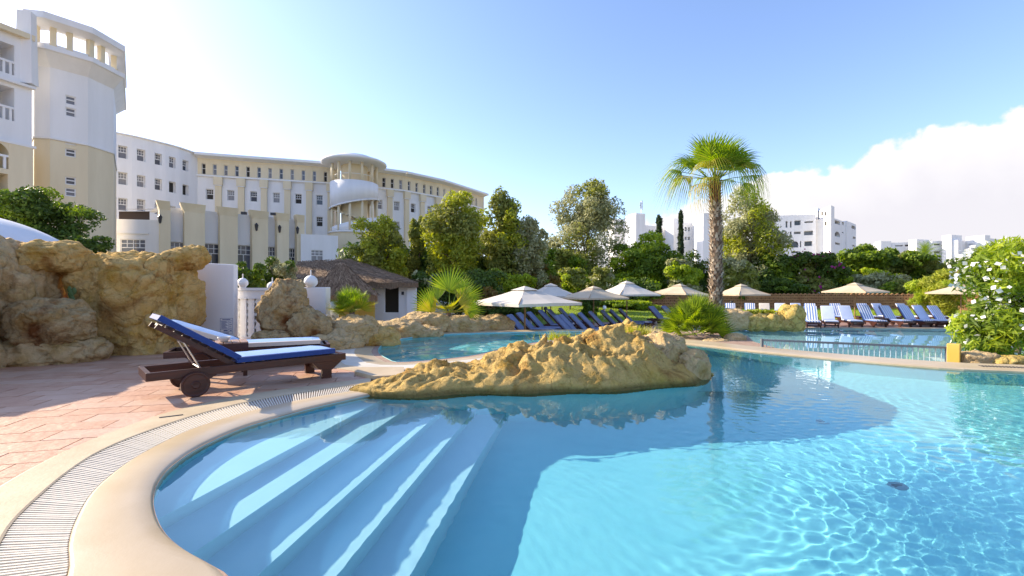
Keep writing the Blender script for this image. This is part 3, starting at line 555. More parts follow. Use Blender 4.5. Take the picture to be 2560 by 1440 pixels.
# the island of rock in the pool: a height field over its footprint
ISL = [(G(*p, WZ)) for p in ((903, 984), (960, 990), (1010, 989), (1100, 985), (1200, 981), (1300, 979), (1400, 978), (1500, 975), (1600, 969), (1690, 960), (1735, 950), (1762, 938))] + [(3.02, 7.9), (2.75, 8.4), (2.2, 8.8), (1.4, 8.9), (0.6, 8.6), (-0.2, 8.0), (-0.9, 7.4), (-1.5, 6.8), (-2.0, 6.3)]
ISL = catmull(ISL, 3, True); ISL = offset(ISL, 0.13 if area(ISL) > 0 else -0.13)
def island():
    n = 240; x0, x1, y0, y1 = -2.3, 3.3, 5.6, 9.1; xs = np.linspace(x0, x1, n); ys = np.linspace(y0, y1, int(n * 0.66)); X, Y = np.meshgrid(xs, ys)
    pv = np.array(ISL); dist = np.full(X.shape, 9.0)
    for i in range(len(pv)):
        a, b = pv[i - 1], pv[i]; ab = b - a; t = np.clip(((X - a[0]) * ab[0] + (Y - a[1]) * ab[1]) / max(1e-9, ab @ ab), 0, 1)
        dist = np.minimum(dist, np.hypot(X - a[0] - t * ab[0], Y - a[1] - t * ab[1]))
    ins = inside(ISL, X, Y); sd = np.where(ins, dist, -dist)
    # ridge height along the length, by where its outline stands in the photograph's view
    PX = 1280 + X / Y * F
    hp = np.interp(PX, [900, 950, 1040, 1120, 1180, 1260, 1350, 1430, 1500, 1545, 1600, 1650, 1690, 1735, 1765], [0.10, 0.20, 0.30, 0.40, 0.36, 0.44, 0.53, 0.60, 0.68, 0.78, 0.76, 0.64, 0.36, 0.36, 0.14])
    Z = np.zeros_like(X)
    for j in range(X.shape[0]):
        for i in range(X.shape[1]):
            if sd[j, i] < -0.12: continue
            p = Vector((X[j, i], Y[j, i], 0)); s = max(0, sd[j, i])
            prof = 1 - math.exp(-s / 0.38)
            rg = ridged(p * 1.5 + Vector((3, 7, 1)), 4) - 1.15; fb = fbm(p * 1.1 + Vector((9, 2, 4)), 5); strata = 0.05 * math.sin((p.x * 2.2 - p.y * 5.0 + fb * 4) * 2.2)
            ce = noise.cell(p * 2.0 + Vector((fb, fb, 2)) * 0.5)
            vd, vp = noise.voronoi(Vector((p.x * 1.6, p.y * 2.6, 0.3)) + Vector((fb, -fb, fb)) * 0.35); hsh = noise.noise(Vector(vp[0]) * 3.1); crk = max(0.0, 1 - (vd[1] - vd[0]) / 0.13)
            ce = ce + hsh * 1.3 - crk * 0.9
            pit = max(0, fbm(p * 6 + Vector((1, 5, 8)), 3) - 0.15) * 0.17
            Z[j, i] = prof * (hp[j, i] * (0.85 + 0.28 * fb) + 0.095 * rg + strata * 0.9 + 0.062 * ce) - pit * prof - 0.10 + 0.12 * min(1, s / 0.05)
    X2 = X + 0.05 * np.sin(Y * 7 + Z * 9); Y2 = Y - 0.05 * np.cos(X * 5 + Z * 11)
    keep = sd > -0.05; idx = np.arange(X.size).reshape(X.shape); kq = keep[:-1, :-1] & keep[:-1, 1:] & keep[1:, 1:] & keep[1:, :-1]
    q = np.stack([idx[:-1, :-1][kq], idx[:-1, 1:][kq], idx[1:, 1:][kq], idx[1:, :-1][kq]], -1); u, inv = np.unique(q.ravel(), return_inverse=True)
    V = np.stack([X2.ravel(), Y2.ravel(), Z.ravel()], 1)[u]
    o = link('rock_island', npmesh('rock_island', V, inv.reshape(-1, 4), M_islrock, True)); tag(o, 'long low island of pitted yellow sandstone at the pool edge', 'rock'); return o
M_islrock = rockmat('island_sandstone', (0.58, 0.345, 0.07), (0.66, 0.455, 0.165), (0.34, 0.17, 0.045), 0.56, 1.4, 0.5, True)
island()
boulder('squared yellow block of stone standing on end on the rock island', A(1378, 915, 6.75), (0.17, 0.15, 0.24), 31, M_rockyel, 0.6, 4, 0.45, rough=0.05, tilt=0.35)
boulder('pale upright rock at the right tip of the rock island', A(1718, 918, 7.2), (0.26, 0.32, 0.30), 32, M_rock2, 0.3, 5, 0.65, rough=0.16)
boulder('dark brown rock shoulder near the right end of the rock island', A(1650, 885, 7.4), (0.34, 0.4, 0.34), 33, M_rock2, 0.5, 5, 0.7, rough=0.18)
boulder('low yellow stone at the waterline under the squared block', A(1420, 955, 6.35), (0.26, 0.16, 0.11), 34, M_rockyel, 0.1, 4, 0.7)
boulder('rounded pale stone on the planter right of the cycad bush', A(1838, 850, 12.2), (0.28, 0.26, 0.17), 35, M_rock2, 0, 4)
boulder('small low stone at the planter edge below the cycad bush', A(1790, 856, 11.9), (0.34, 0.2, 0.10), 36, M_rock2, 0, 4)
for k, (px, py, r_) in enumerate(((1830, 800, (1.0, 0.8, 0.62)), (1885, 804, (1.0, 0.8, 0.55)), (1930, 806, (0.9, 0.7, 0.5)), (1978, 797, (0.75, 0.7, 0.85)), (1955, 810, (0.8, 0.6, 0.4)))):
    boulder(('brown', 'pitted ochre', 'smooth yellow', 'tallest pointed yellow', 'low yellow')[k] + ' rock on the lower pool\'s far bank, ' + ('leftmost', 'second from the left', 'third from the left', 'at the right end', 'in front of the pointed one')[k], A(px, py, 25.8), r_, 40 + k, M_rock2 if k == 0 else M_rockyel, 0.3 * k, 4, 0.8, group='rocks on the far bank of the lower pool')
boulder('brown rock under the oleander beside the yellow post', A(2440, 898, 9.0), (0.36, 0.3, 0.16), 46, M_rock2, 0, 4)
boulder('flat yellow rock under the oleander at the right picture edge', A(2540, 905, 8.75), (0.5, 0.3, 0.12), 47, M_rockyel, 0, 4)
# ================================================================== FOLIAGE
def leaf_quads(P, Nn, L, Wd, droop=0.0):
    n = len(P); a = RNG.normal(size=(n, 3)); t = np.cross(Nn, a); t /= np.linalg.norm(t, axis=1)[:, None] + 1e-9; t[:, 2] -= droop; t /= np.linalg.norm(t, axis=1)[:, None]
    b = np.cross(Nn, t); b /= np.linalg.norm(b, axis=1)[:, None] + 1e-9; s = (0.6 + 0.8 * RNG.random(n))[:, None]
    V = np.stack([P - t * L * 0.5 * s, P + b * Wd * 0.5 * s, P + t * L * 0.5 * s, P - b * Wd * 0.5 * s], 1).reshape(-1, 3)
    return V, np.arange(n * 4).reshape(-1, 4)
def crown_pts(c, r, n, lobes, lr, seed, bottom=0.35, shape='round'):
    g = np.random.default_rng(seed); c = np.array(c); r = np.array(r)
    d = g.normal(size=(lobes, 3)); d /= np.linalg.norm(d, axis=1)[:, None]; d[:, 2] = np.where(d[:, 2] < 0, d[:, 2] * (0.5 + bottom), d[:, 2])
    rad = g.random(lobes) ** 0.45 * (1 - lr * 0.75); L = d * rad[:, None]
    if shape == 'cone': h = g.random(lobes) * 2 - 1; L = np.stack([L[:, 0] * (1 - h) / 2, L[:, 1] * (1 - h) / 2, h], 1)
    if shape == 'tall': L[:, :2] *= (1 - 0.45 * np.clip(L[:, 2:], 0, 1))
    lrad = lr * (0.55 + 0.75 * g.random(lobes)); wgt = lrad ** 2; wgt /= wgt.sum()
    k = g.choice(lobes, n, p=wgt); e = g.normal(size=(n, 3)); e /= np.linalg.norm(e, axis=1)[:, None]; e[:, 2] = np.where(g.random(n) < 0.6, np.abs(e[:, 2]), e[:, 2])
    rr = lrad[k] * (0.35 + 0.75 * g.random(n) ** 0.6)
    P = L[k] + e * rr[:, None] * np.array([1, 1, 0.85]); nrm = e * 0.9 + g.normal(size=(n, 3)) * 0.55; nrm /= np.linalg.norm(nrm, axis=1)[:, None]
    return c + P * r, nrm, c + L * r
def plant(name, label, cat, base, c, r, n, m, leaf=(0.3, 0.13), lobes=26, lr=0.34, trunk=0.2, seed=1, shape='round', droop=0.2, group=None, extra=None, limbs=7, stem='trunk', mats2=None, bottom=0.85):
    t = thing(name, label, cat, base, group)
    P, nrm, L = crown_pts(c, r, n, lobes, lr, seed, bottom, shape)
    k2 = 0
    if mats2:                               # noise-picked patches of the crown carry a second leaf material
        m2, frac = mats2; g = np.random.default_rng(seed + 99); sel = np.array([noise.noise(Vector(p) * (1.6 / max(r)) + Vector((seed, 3, 1))) for p in P]) > (0.5 - frac) * 0.8
        V, Fq = leaf_quads(P[sel], nrm[sel], *leaf, droop); o = link('second_foliage', npmesh('second_foliage', V - np.array(base), Fq, m2), t); P, nrm = P[~sel], nrm[~sel]
    V, Fq = leaf_quads(P, nrm, *leaf, droop); link('crown', npmesh('crown', V - np.array(base), Fq, m), t)
    if trunk:
        g = random.Random(seed); mb = MB(); b = Vector(base); cc = Vector(c); zc = cc.z - r[2] * 0.45
        f = Vector((b.x + (cc.x - b.x) * 0.6, b.y + (cc.y - b.y) * 0.6, max(b.z + 0.3, zc)))
        mb.tube([b, b.lerp(f, 0.4) + Vector((g.uniform(-.1, .1), 0, 0)) * trunk * 5, f], [trunk, trunk * 0.8, trunk * 0.6], 8)
        for j in range(limbs):
            e = Vector(L[g.randrange(len(L))]); md = f.lerp(e, 0.5) + Vector((0, 0, r[2] * 0.1)); mb.tube([f, md, e], [trunk * 0.5, trunk * 0.28, trunk * 0.08], 6)
        mb.build(stem, M_bark, t, True)
    if extra:
        m2, n2, sz, nm, fz = extra; g = np.random.default_rng(seed + 5); P, nrm, _ = crown_pts(c, np.array(r) * 1.09, n2 * 3, lobes, lr, seed, bottom, shape)
        sel = [i for i in range(len(P)) if noise.noise(Vector(P[i]) * fz) > 0.0][:n2] or list(range(n2)); V, Fq = leaf_quads(P[sel], nrm[sel], sz, sz * 0.9); link(nm, npmesh(nm, V - np.array(base), Fq, m2), t, kind='stuff')
    return t
def tree(label, x0, x1, ytop, ybot, D, m, n=9000, leaf=None, lobes=48, lr=0.26, shape='round', name='broadleaf_tree', cat='tree', seed=1, group='trees behind the pools', gz=-1.0, trunk=0.22, depth=0.8, dx=0, **kw):
    ex = (x1 - x0) * 0.07; x0 -= ex; x1 += ex; n = int(n * 1.25)
    s = D / F; c = A((x0 + x1) / 2, (ytop + ybot) / 2, D); r = ((x1 - x0) / 2 * s, (x1 - x0) / 2 * s * depth, (ybot - ytop) / 2 * s)
    leaf = leaf or (0.0075 * D, 0.0035 * D); base = Vector((c.x + dx, c.y, gz))
    return plant(name, label, cat, base, c, r, n, m, leaf, lobes, lr, trunk, seed, shape, group=group, **kw)
tree('yellow-topped bushy tree in front of the round stair turret', 878, 1022, 515, 745, 33, L_olive, 11000, seed=1, mats2=(L_yel, 0.68), depth=0.9)
tree('thin dark tree between the two yellow-topped trees', 1012, 1072, 525, 740, 36, L_olive, 5000, seed=2, lobes=16)
tree('largest yellow-green tree right of centre of the hotel wing', 1058, 1215, 472, 745, 33, L_olive, 14000, seed=3, mats2=(L_yel, 0.72), lobes=64)
tree('olive green tree with a pale yellow crown tip beside the big yellow one', 1185, 1320, 462, 745, 35, L_olive, 12000, seed=4, mats2=(L_yel, 0.45), lobes=60, shape='tall')
tree('grey-green rounded tree at the end of the hotel wing', 1270, 1378, 515, 745, 35, L_grey, 9000, seed=5)
tree('tall silvery grey-green tree left of the palm', 1368, 1562, 425, 740, 56, L_grey, 17000, seed=6, lobes=80, shape='tall', mats2=(L_olive, 0.5), lr=0.22, leaf=(0.40, 0.15))
tree('tall olive tree with a yellow-green spire behind the palm', 1792, 1968, 448, 740, 56, L_grey, 16000, seed=7, lobes=80, shape='tall', mats2=(L_yel, 0.42), lr=0.22, leaf=(0.40, 0.15))
tree('broad dense green tree in front of the middle white building', 1520, 1700, 578, 745, 54, L_mid, 14000, seed=8, mats2=(L_bright, 0.4), depth=0.7)
tree('dark green tree below the tall silvery tree', 1330, 1480, 610, 765, 53, L_mid, 11000, seed=9, depth=0.7, mats2=(L_olive, 0.5))
tree('feathery pale green tree left of the palm trunk', 1655, 1770, 640, 762, 50, L_grey, 9000, seed=10, droop=0.5, mats2=(L_bright, 0.5))
tree('feathery olive tree right of the palm trunk', 1788, 1890, 640, 765, 50, L_grey, 9000, seed=11, droop=0.5, mats2=(L_olive, 0.5))
tree('dark thicket tree right of the palm under the spire tree', 1840, 1990, 610, 765, 55, L_dark, 12000, seed=12, mats2=(L_mid, 0.5), depth=0.7)
tree('dark spreading tree with magenta blossom before the tower block', 1950, 2110, 618, 765, 55, L_dark, 13000, seed=13, mats2=(L_olive, 0.45), depth=0.7, extra=(M_magenta, 260, 0.32, 'blossom', 0.35))
tree('deep green bushy tree right of the tower block', 2085, 2240, 605, 745, 58, L_mid, 12000, seed=14, mats2=(L_dark, 0.5), depth=0.7)
tree('mid green rounded tree left of the date palm', 2195, 2345, 612, 745, 57, L_mid, 12000, seed=15, mats2=(L_olive, 0.5), depth=0.7)
tree('low silvery olive tree above the lattice wall by the rightmost full umbrella', 2095, 2260, 662, 765, 53.5, L_grey, 10000, seed=16, droop=0.5, gz=-1.0, mats2=(L_bright, 0.35))
tree('dark tree at the foot of the date palm', 2250, 2420, 650, 765, 56, L_olive, 10000, seed=17, mats2=(L_mid, 0.5))
tree('golden brown tree behind the oleander', 2380, 2600, 640, 780, 50, L_rust, 9000, seed=18, mats2=(L_yel, 0.5))
tree('dark evergreen tree beside the tower over the rock wall', -60, 222, 452, 640, 19, L_dark, 15000, seed=19, leaf=(0.16, 0.07), gz=-0.42, mats2=(L_mid, 0.35), lobes=44, lr=0.27, shape='round')
tree('dark tree trunk shrub behind the white dome', 150, 275, 585, 660, 17, L_dark, 4000, seed=20, leaf=(0.13, 0.06), gz=-0.42, trunk=0.08)
SH = 'shrubs behind the pools'
def shrub(label, x0, x1, y0, y1, D, m, n=5000, **kw):
    kw.setdefault('trunk', 0.07); kw.setdefault('group', SH); kw.setdefault('gz', LZ if D > 25 else -0.42); kw.setdefault('bottom', 0.6)
    return tree(label, x0, x1, y0, y1, D, m, n, name='shrub', cat='shrub', stem='stem', **kw)
shrub('dark green shrub behind the white wall with the notice', 575, 665, 640, 770, 15.5, L_dark, 6000, seed=21, leaf=(0.12, 0.05), mats2=(L_mid, 0.4))
shrub('grey-green feathery shrub behind the balustrade, left of the thatched roof', 640, 745, 636, 770, 16.5, L_grey, 6500, seed=22, leaf=(0.12, 0.04), mats2=(L_dark, 0.55))
shrub('blue-green shrub right of the thatched hut', 1015, 1100, 668, 775, 26, L_grey, 5000, seed=23, mats2=(L_dark, 0.6))
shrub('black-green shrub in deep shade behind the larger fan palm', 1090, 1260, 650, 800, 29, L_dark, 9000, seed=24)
shrub('rust-tinted shrub between the fan palm and the nearest umbrella', 1160, 1260, 715, 800, 27, L_rust, 5000, seed=25, mats2=(L_dark, 0.5))
shrub('yellow-green arching shrub above the nearest umbrella', 1245, 1345, 672, 790, 31, L_bright, 7500, seed=26, droop=0.4)
shrub('pink-flecked shrub below the grey-green rounded tree', 1310, 1400, 655, 760, 36, L_mid, 6000, seed=27, extra=(M_magenta, 60, 0.16, 'blossom', 0.6), mats2=(L_rust, 0.55))
shrub('dark low hedge shrub behind the nearest umbrella pole', 1200, 1345, 755, 808, 27, L_dark, 6000, seed=28)
shrub('olive shrub on the lawn edge behind the second umbrella', 1370, 1480, 662, 765, 40, L_olive, 7000, seed=29, mats2=(L_bright, 0.4))
shrub('pale olive shrub above the third umbrella', 1450, 1540, 655, 760, 42, L_grey, 6500, seed=30, mats2=(L_olive, 0.5))
shrub('deep green shrub between the fourth and fifth umbrellas', 1540, 1660, 680, 770, 48, L_dark, 7000, seed=31, mats2=(L_mid, 0.4))
shrub('round green bush standing on the lawn behind the third umbrella pole', 1450, 1500, 735, 800, 34, L_mid, 3500, seed=32, mats2=(L_dark, 0.5))
shrub('low flowering border along the lattice wall left of the palm', 1490, 1640, 748, 775, 46, L_mid, 5000, seed=33, mats2=(L_bright, 0.5))
shrub('ivy-green shrub hanging over the lattice wall right of the palm', 1880, 2010, 690, 775, 51, L_dark, 7000, seed=34, mats2=(L_mid, 0.35))
shrub('dark bush against the lattice wall behind the umbrella right of the palm', 1830, 1900, 715, 785, 49, L_dark, 4500, seed=35)
shrub('slender bush leaning on the lattice wall by the rightmost full umbrella', 2115, 2165, 715, 790, 50, L_olive, 3000, seed=36)
shrub('arching green shrub over the lattice wall beyond the striped loungers', 2190, 2300, 690, 770, 50, L_mid, 6000, seed=37, droop=0.5, mats2=(L_olive, 0.5))
shrub('yellow spiky shrub left of the oleander', 2290, 2420, 670, 800, 32, L_bright, 7000, seed=38, leaf=(0.42, 0.06), mats2=(L_yel, 0.5))
# a dense dark shrubbery closes the garden behind all of these
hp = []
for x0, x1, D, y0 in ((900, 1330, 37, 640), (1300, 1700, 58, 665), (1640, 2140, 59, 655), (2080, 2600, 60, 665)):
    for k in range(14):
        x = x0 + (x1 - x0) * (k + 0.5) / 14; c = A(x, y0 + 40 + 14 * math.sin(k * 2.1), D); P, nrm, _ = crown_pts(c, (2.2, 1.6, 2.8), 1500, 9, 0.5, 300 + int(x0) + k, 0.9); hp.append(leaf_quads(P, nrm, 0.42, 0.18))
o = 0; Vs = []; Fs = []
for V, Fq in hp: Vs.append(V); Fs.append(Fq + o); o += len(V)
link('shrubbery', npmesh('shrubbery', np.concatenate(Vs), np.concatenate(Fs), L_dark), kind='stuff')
# cypresses
def cypress(label, px, y0, y1, wpx, D, seed):
    s = D / F; c = A(px, (y0 + y1) / 2, D)
    plant('cypress', label, 'tree', Vector((c.x, c.y, LZ)), c, (wpx / 2 * s, wpx / 2 * s, (y1 - y0) / 2 * s), 3500, L_cyp, (0.5, 0.2), 40, 0.30, 0.12, seed, 'cone', 0.0, group='cypresses before the white building', limbs=3)
cypress('left and thicker of the two cypresses before the middle white building', 1648, 556, 690, 34, 62, 61)
cypress('right and slimmer of the two cypresses, beside the palm trunk', 1702, 545, 700, 24, 62, 62)
# oleander with white flowers, close by at the right
oc = A(2520, 735, 10.2)
ol = plant('oleander', 'big oleander bush with white flowers at the right edge', 'bush', Vector((oc.x + 0.2, oc.y, -0.1)), oc + Vector((1.0, 0.25, 0.15)), (1.6, 1.4, 1.78), 26000, L_bright, (0.19, 0.038), 46, 0.30, 0.05, 71, 'round', 0.1, extra=(M_flower, 2200, 0.105, 'flowers', 1.4), mats2=(L_mid, 0.62), limbs=12, stem='stems', bottom=0.9)
oc2 = A(2455, 830, 9.6)
plant('oleander', 'low leafy oleander spray in front, over the rim beside the yellow post', 'bush', Vector((oc2.x + 0.2, oc2.y, -0.1)), oc2 + Vector((0.15, 0, 0)), (0.85, 0.7, 0.72), 9000, L_bright, (0.18, 0.034), 22, 0.36, 0.03, 72, 'round', 0.1, extra=(M_flower, 160, 0.08, 'flowers', 1.4), mats2=(L_mid, 0.6), limbs=8, stem='stems', bottom=0.9)
# ---- palms
def fan_leaf(nb, L, half, droop, curl, wd, seed, pet, split=0.35):
    """one fan-shaped palm leaf in local coordinates: stalk from the origin along +X, blades spread in the XY plane"""
    g = random.Random(seed); mb = MB(); mb.tube([(0, 0, 0), (pet * 0.6, 0, pet * 0.02), (pet, 0, 0)], [wd * 0.55, wd * 0.4, wd * 0.35], 5, False)
    for k in range(nb):
        a = -half + 2 * half * (k + 0.5) / nb; l = L * (1 - 0.25 * abs(a / half) ** 2) * g.uniform(0.9, 1.05); seg = 5; pts = []
        for j in range(seg + 1):
            t = j / seg; d = droop * max(0, t - split) ** 1.7 * l * g.uniform(0.8, 1.2); sh = 1 - 0.25 * d / l
            pts.append(Vector((pet + math.cos(a) * l * t * sh, math.sin(a) * l * t * sh, curl * l * t * t * (abs(a) / half) - d)))
        per = Vector((-math.sin(a), math.cos(a), 0)); vs = []
        for j, p in enumerate(pts):
            t = j / seg; ww = max(0.004, L * t * 2 * half / nb * 1.02) if t <= split else L * split * 2 * half / nb * 1.02 * max(0.03, (1 - t) / (1 - split))
            vs += [p - per * ww * 0.5, p + Vector((0, 0, -ww * 0.22)), p + per * ww * 0.5]
        fs = [(j * 3 + e, j * 3 + e + 1, (j + 1) * 3 + e + 1, (j + 1) * 3 + e) for j in range(seg) for e in (0, 1)]
        mb.add(vs, fs)
    return mb
def leaf_obj(mes, m_, parent, loc, az, el, roll=0, s=1.0, name='leaf'):
    o = link(name, mes, parent); o.location = loc; o.rotation_mode = 'QUATERNION'
    o.rotation_quaternion = (Matrix.Rotation(az, 3, 'Z') @ Matrix.Rotation(-el, 3, 'Y') @ Matrix.Rotation(roll, 3, 'X')).to_quaternion(); o.scale = (s, s, s); return o
def mesh_of(mb, name, m):
    me = bpy.data.meshes.new(name); me.from_pydata([tuple(v) for v in mb.v], [], mb.f); me.materials.append(m); return me
# tall fan palm
D0 = 14.0; pb = A(1787, 830, D0); PB = Vector((pb.x, D0, 0.0)); PT = A(1786, 452, D0)
palm = thing('fan_palm', 'tall fan palm with a scaly trunk standing behind the pool rim', 'palm tree', PB)
axis = lambda t: Vector((PB.x + (PT.x - PB.x) * t + 0.05 * math.sin(t * 3), D0, PB.z + (PT.z - PB.z) * t))
mb = MB(); mb.tube([axis(k / 16) for k in range(17)], [0.185 - 0.045 * k / 16 for k in range(17)], 14); mb.build('trunk', M_palmbark, palm, True)
lowb, topb = MB(), MB(); g = random.Random(4); nrow = 46
for r_ in range(nrow):
    t = 0.10 + 0.90 * r_ / nrow; rad = 0.18 - 0.04 * t
    for k in range(9):
        a = 2 * math.pi * (k + 0.5 * (r_ % 2)) / 9 + g.uniform(-.12, .12) + r_ * 0.07; p = axis(t); e = Vector((math.cos(a), math.sin(a), 0)); sd_ = Vector((-e.y, e.x, 0)); up = Vector((0, 0, 1))
        l = g.uniform(0.09, 0.155); w_ = g.uniform(0.035, 0.055); b0 = p + e * rad * 0.95; tip = b0 + e * l * g.uniform(0.55, 0.95) + up * l * 0.85 + sd_ * g.uniform(-.03, .03); md = b0 + e * l * 0.28 + up * l * 0.35
        (topb if t > 0.86 else lowb).add([b0 - sd_ * w_ - up * 0.05, b0 + sd_ * w_ - up * 0.05, md + sd_ * w_ * 0.75, tip + sd_ * w_ * 0.25, tip - sd_ * w_ * 0.25, md - sd_ * w_ * 0.75, md - e * 0.03], [(0, 1, 2, 5), (5, 2, 3, 4), (0, 6, 4, 5), (1, 2, 3, 6)])
lowb.build('leaf_bases', M_palmboot, palm, kind='stuff'); topb.build('fresh_leaf_bases', M_palmbootb, palm, kind='stuff')
variants = [mesh_of(fan_leaf(24, 0.80, 1.7, 0.9, 0.3, 0.03, 1, 0.72, 0.42), 'palm_leaf', L_palm), mesh_of(fan_leaf(22, 0.85, 1.5, 0.45, 0.2, 0.03, 2, 0.66, 0.5), 'palm_leaf', L_palm), mesh_of(fan_leaf(22, 0.85, 1.6, 2.6, 0.1, 0.026, 3, 0.92, 0.30), 'palm_leaf', L_palm),
            mesh_of(fan_leaf(22, 0.80, 1.5, 2.6, 0.1, 0.026, 4, 0.75, 0.32), 'palm_leaf', L_palmy), mesh_of(fan_leaf(20, 0.75, 1.4, 2.6, 0.1, 0.02, 5, 0.55, 0.3), 'palm_leaf', L_straw)]
tl = PT - PB
for az, e_, v_, s_, ro in ((100, 80, 1, 1.0, 10), (255, 74, 1, 1.0, -10), (330, 64, 0, 1.0, 20), (20, 60, 0, 1.05, -30), (160, 62, 1, 1.0, 30), (205, 58, 1, 1.05, -20), (285, 54, 1, 1.0, 0), (238, 52, 1, 0.95, 15), (310, 48, 0, 1.0, -15), (60, 50, 0, 1, 0), (120, 46, 0, 1, 20),
                      (352, 38, 0, 1.05, 40), (182, 32, 2, 1.0, -40), (228, 24, 3, 1.0, 0), (262, 34, 0, 0.9, 0), (332, 24, 3, 0.95, 20), (8, 22, 2, 1.12, 30), (45, 20, 2, 1, 0), (85, 22, 2, 1, 0), (135, 16, 2, 1, 0), (170, 12, 2, 1.1, -30), (192, 4, 3, 1.05, -20), (212, -4, 4, 1.05, 0), (236, -6, 3, 0.9, 0), (200, -18, 4, 0.9, 10), (300, 6, 2, 0.8, 0), (356, 6, 2, 1.1, 10), (342, -10, 2, 0.85, 0), (272, 14, 0, 0.75, 0), (220, 68, 0, 1.05, 30), (318, 70, 0, 1.05, -30), (186, 46, 0, 1.05, -50), (350, 50, 0, 1.05, 50), (248, 36, 3, 0.9, 10), (292, 30, 0, 0.9, -10)):
    leaf_obj(variants[v_], None, palm, tl + Vector((random.uniform(-.05, .05), random.uniform(-.05, .05), random.uniform(-.08, .05))), R(az + random.uniform(-8, 8)), R(e_ + random.uniform(-5, 5)), R(ro), s_)
# dwarf fan palms
def dwarf(label, px, py, D, L, n, seed, m, spread=1.0):
    c = A(px, py, D); t = thing('dwarf_fan_palm', label, 'palm', c, 'dwarf fan palms by the hut'); g = random.Random(seed)
    mes = [mesh_of(fan_leaf(22, L, 1.75, 0.18, 0.45, 0.026 * L / 0.8, seed + k, L * 0.75, 0.45), 'dwarf_palm_leaf', mm) for k, mm in enumerate((m, m, L_palmy))]
    if n == 15:
        mes = [mesh_of(fan_leaf(20, L, 1.40, 0.12, 0.30, 0.026, seed + k, L * 0.80, 0.48), 'dwarf_palm_leaf', mm) for k, mm in enumerate((m, m, L_palmy))]
        for az, e_, ro, s_ in ((98, 74, 0, 1.18), (64, 60, 12, 1.08), (28, 44, 66, 1.0), (146, 46, -58, 0.92), (176, 20, -84, 0.98), (6, 12, 84, 0.85), (300, 32, 30, 0.66), (235, 32, -30, 0.7), (190, 4, -88, 0.8), (158, 8, -70, 0.75), (22, 6, 70, 0.75), (250, 12, -20, 0.66), (315, 14, 20, 0.62), (350, 34, 80, 0.8), (272, 20, 0, 0.6)):
            leaf_obj(mes[0 if s_ > 0.8 else 2], None, t, Vector((g.uniform(-.06, .06), g.uniform(-.06, .06), 0)), R(az), R(e_), R(ro), s_)
        n = 0
    for k in range(n):
        az = 360 * k / n + g.uniform(-14, 14); e_ = (78, 55, 30, 14)[k % 4] * spread + g.uniform(-8, 8)
        leaf_obj(mes[0 if k % 4 < 2 else (1 if k % 4 == 2 else 2)], None, t, Vector((g.uniform(-.06, .06), g.uniform(-.06, .06), 0)), R(az), R(e_), R(g.uniform(-40, 40)), g.uniform(0.82, 1.05))
    MB().tube([(c.x, c.y, c.z - 0.35), (c.x, c.y, c.z + 0.02)], [0.06, 0.07], 8).build('stump', M_palmbark, t)
dwarf('larger dwarf fan palm with wide leaves right of the thatched hut', 1122, 782, 14.6, 0.78, 15, 5, L_palm)
dwarf('smaller bushy dwarf fan palm in front of the thatched hut', 880, 782, 11.6, 0.42, 30, 9, L_palm)
# the spiky bush at the palm's foot
c = A(1740, 832, 12.9); bush = thing('cycad_bush', 'dense round bush of spiky fronds at the foot of the tall palm', 'bush', Vector((c.x, c.y, 0)))
def frond(n, L, wd, arch, seed):
    g = random.Random(seed); mb = MB(); pts = [Vector((L * t, 0, arch * L * (t - 1.25 * t * t))) for t in [k / 8 for k in range(9)]]; mb.tube(pts, [0.010 * (1 - 0.8 * k / 8) for k in range(9)], 4, False)
    for k in range(n):
        t = 0.12 + 0.86 * k / n; p = Vector((L * t, 0, arch * L * (t - 1.25 * t * t)))
        for s_ in (-1, 1):
            l = wd * math.sin(math.pi * (0.15 + 0.8 * t)) * g.uniform(0.85, 1.1); d = Vector((0.75, s_ * 0.8, 0.28)).normalized() * l; b = Vector((0.016, 0, 0)); mb.add([p - b, p + b, p + d], [(0, 1, 2)])
    return mb
fm = [mesh_of(fan_leaf(16, 0.42, 1.5, 0.25, 0.3, 0.02, 20 + k, 0.30, 0.40), 'bush_leaf', (L_mid, L_mid, L_bright)[k]) for k in range(3)]
for k in range(120):
    u = (k + 0.5) / 120; az = k * 137.5; e_ = 86 * (1 - u) + random.uniform(-12, 12) + 4; rr_ = 0.30 * math.sqrt(u)
    leaf_obj(fm[k % 3], None, bush, Vector((rr_ * math.cos(R(az)), rr_ * math.sin(R(az)) * 0.8, random.uniform(0.02, 0.16) + 0.30 * (1 - u))), R(az), R(e_), R(random.uniform(-60, 60)), random.uniform(0.95, 1.25), 'leaf')
# small plants on the island
def tuft(label, px, py, D, n, h, m, z=None, spread=0.10, name='grass_tuft'):
    c = A(px, py, D); P = np.stack([RNG.normal(0, spread, n), RNG.normal(0, spread * 0.6, n), np.zeros(n)], 1); V, Fq = blades(n, lambda k: P, h, 0.012, 0.55)
    o = link(name, npmesh(name, V, Fq, m), kind='stuff'); o.location = c; return tag(o, label, 'plant', 'tufts on the rock island')
tuft('dry brown tuft behind the squared block on the rock island', 1420, 893, 7.1, 260, 0.15, L_straw, spread=0.16)
tuft('dark withered plant right of the squared block on the rock island', 1455, 893, 7.0, 160, 0.12, L_rust, spread=0.12)
tuft('green grass tuft at the crest of the rock island, left of its peak', 1395, 850, 7.9, 220, 0.14, L_yel, spread=0.16)
tuft('yellow-green tuft on the right shoulder of the rock island', 1590, 836, 7.7, 260, 0.14, L_yel, spread=0.14)
tuft('thin pale tuft right of the yellow-green one', 1620, 838, 7.7, 120, 0.13, L_straw, spread=0.08)
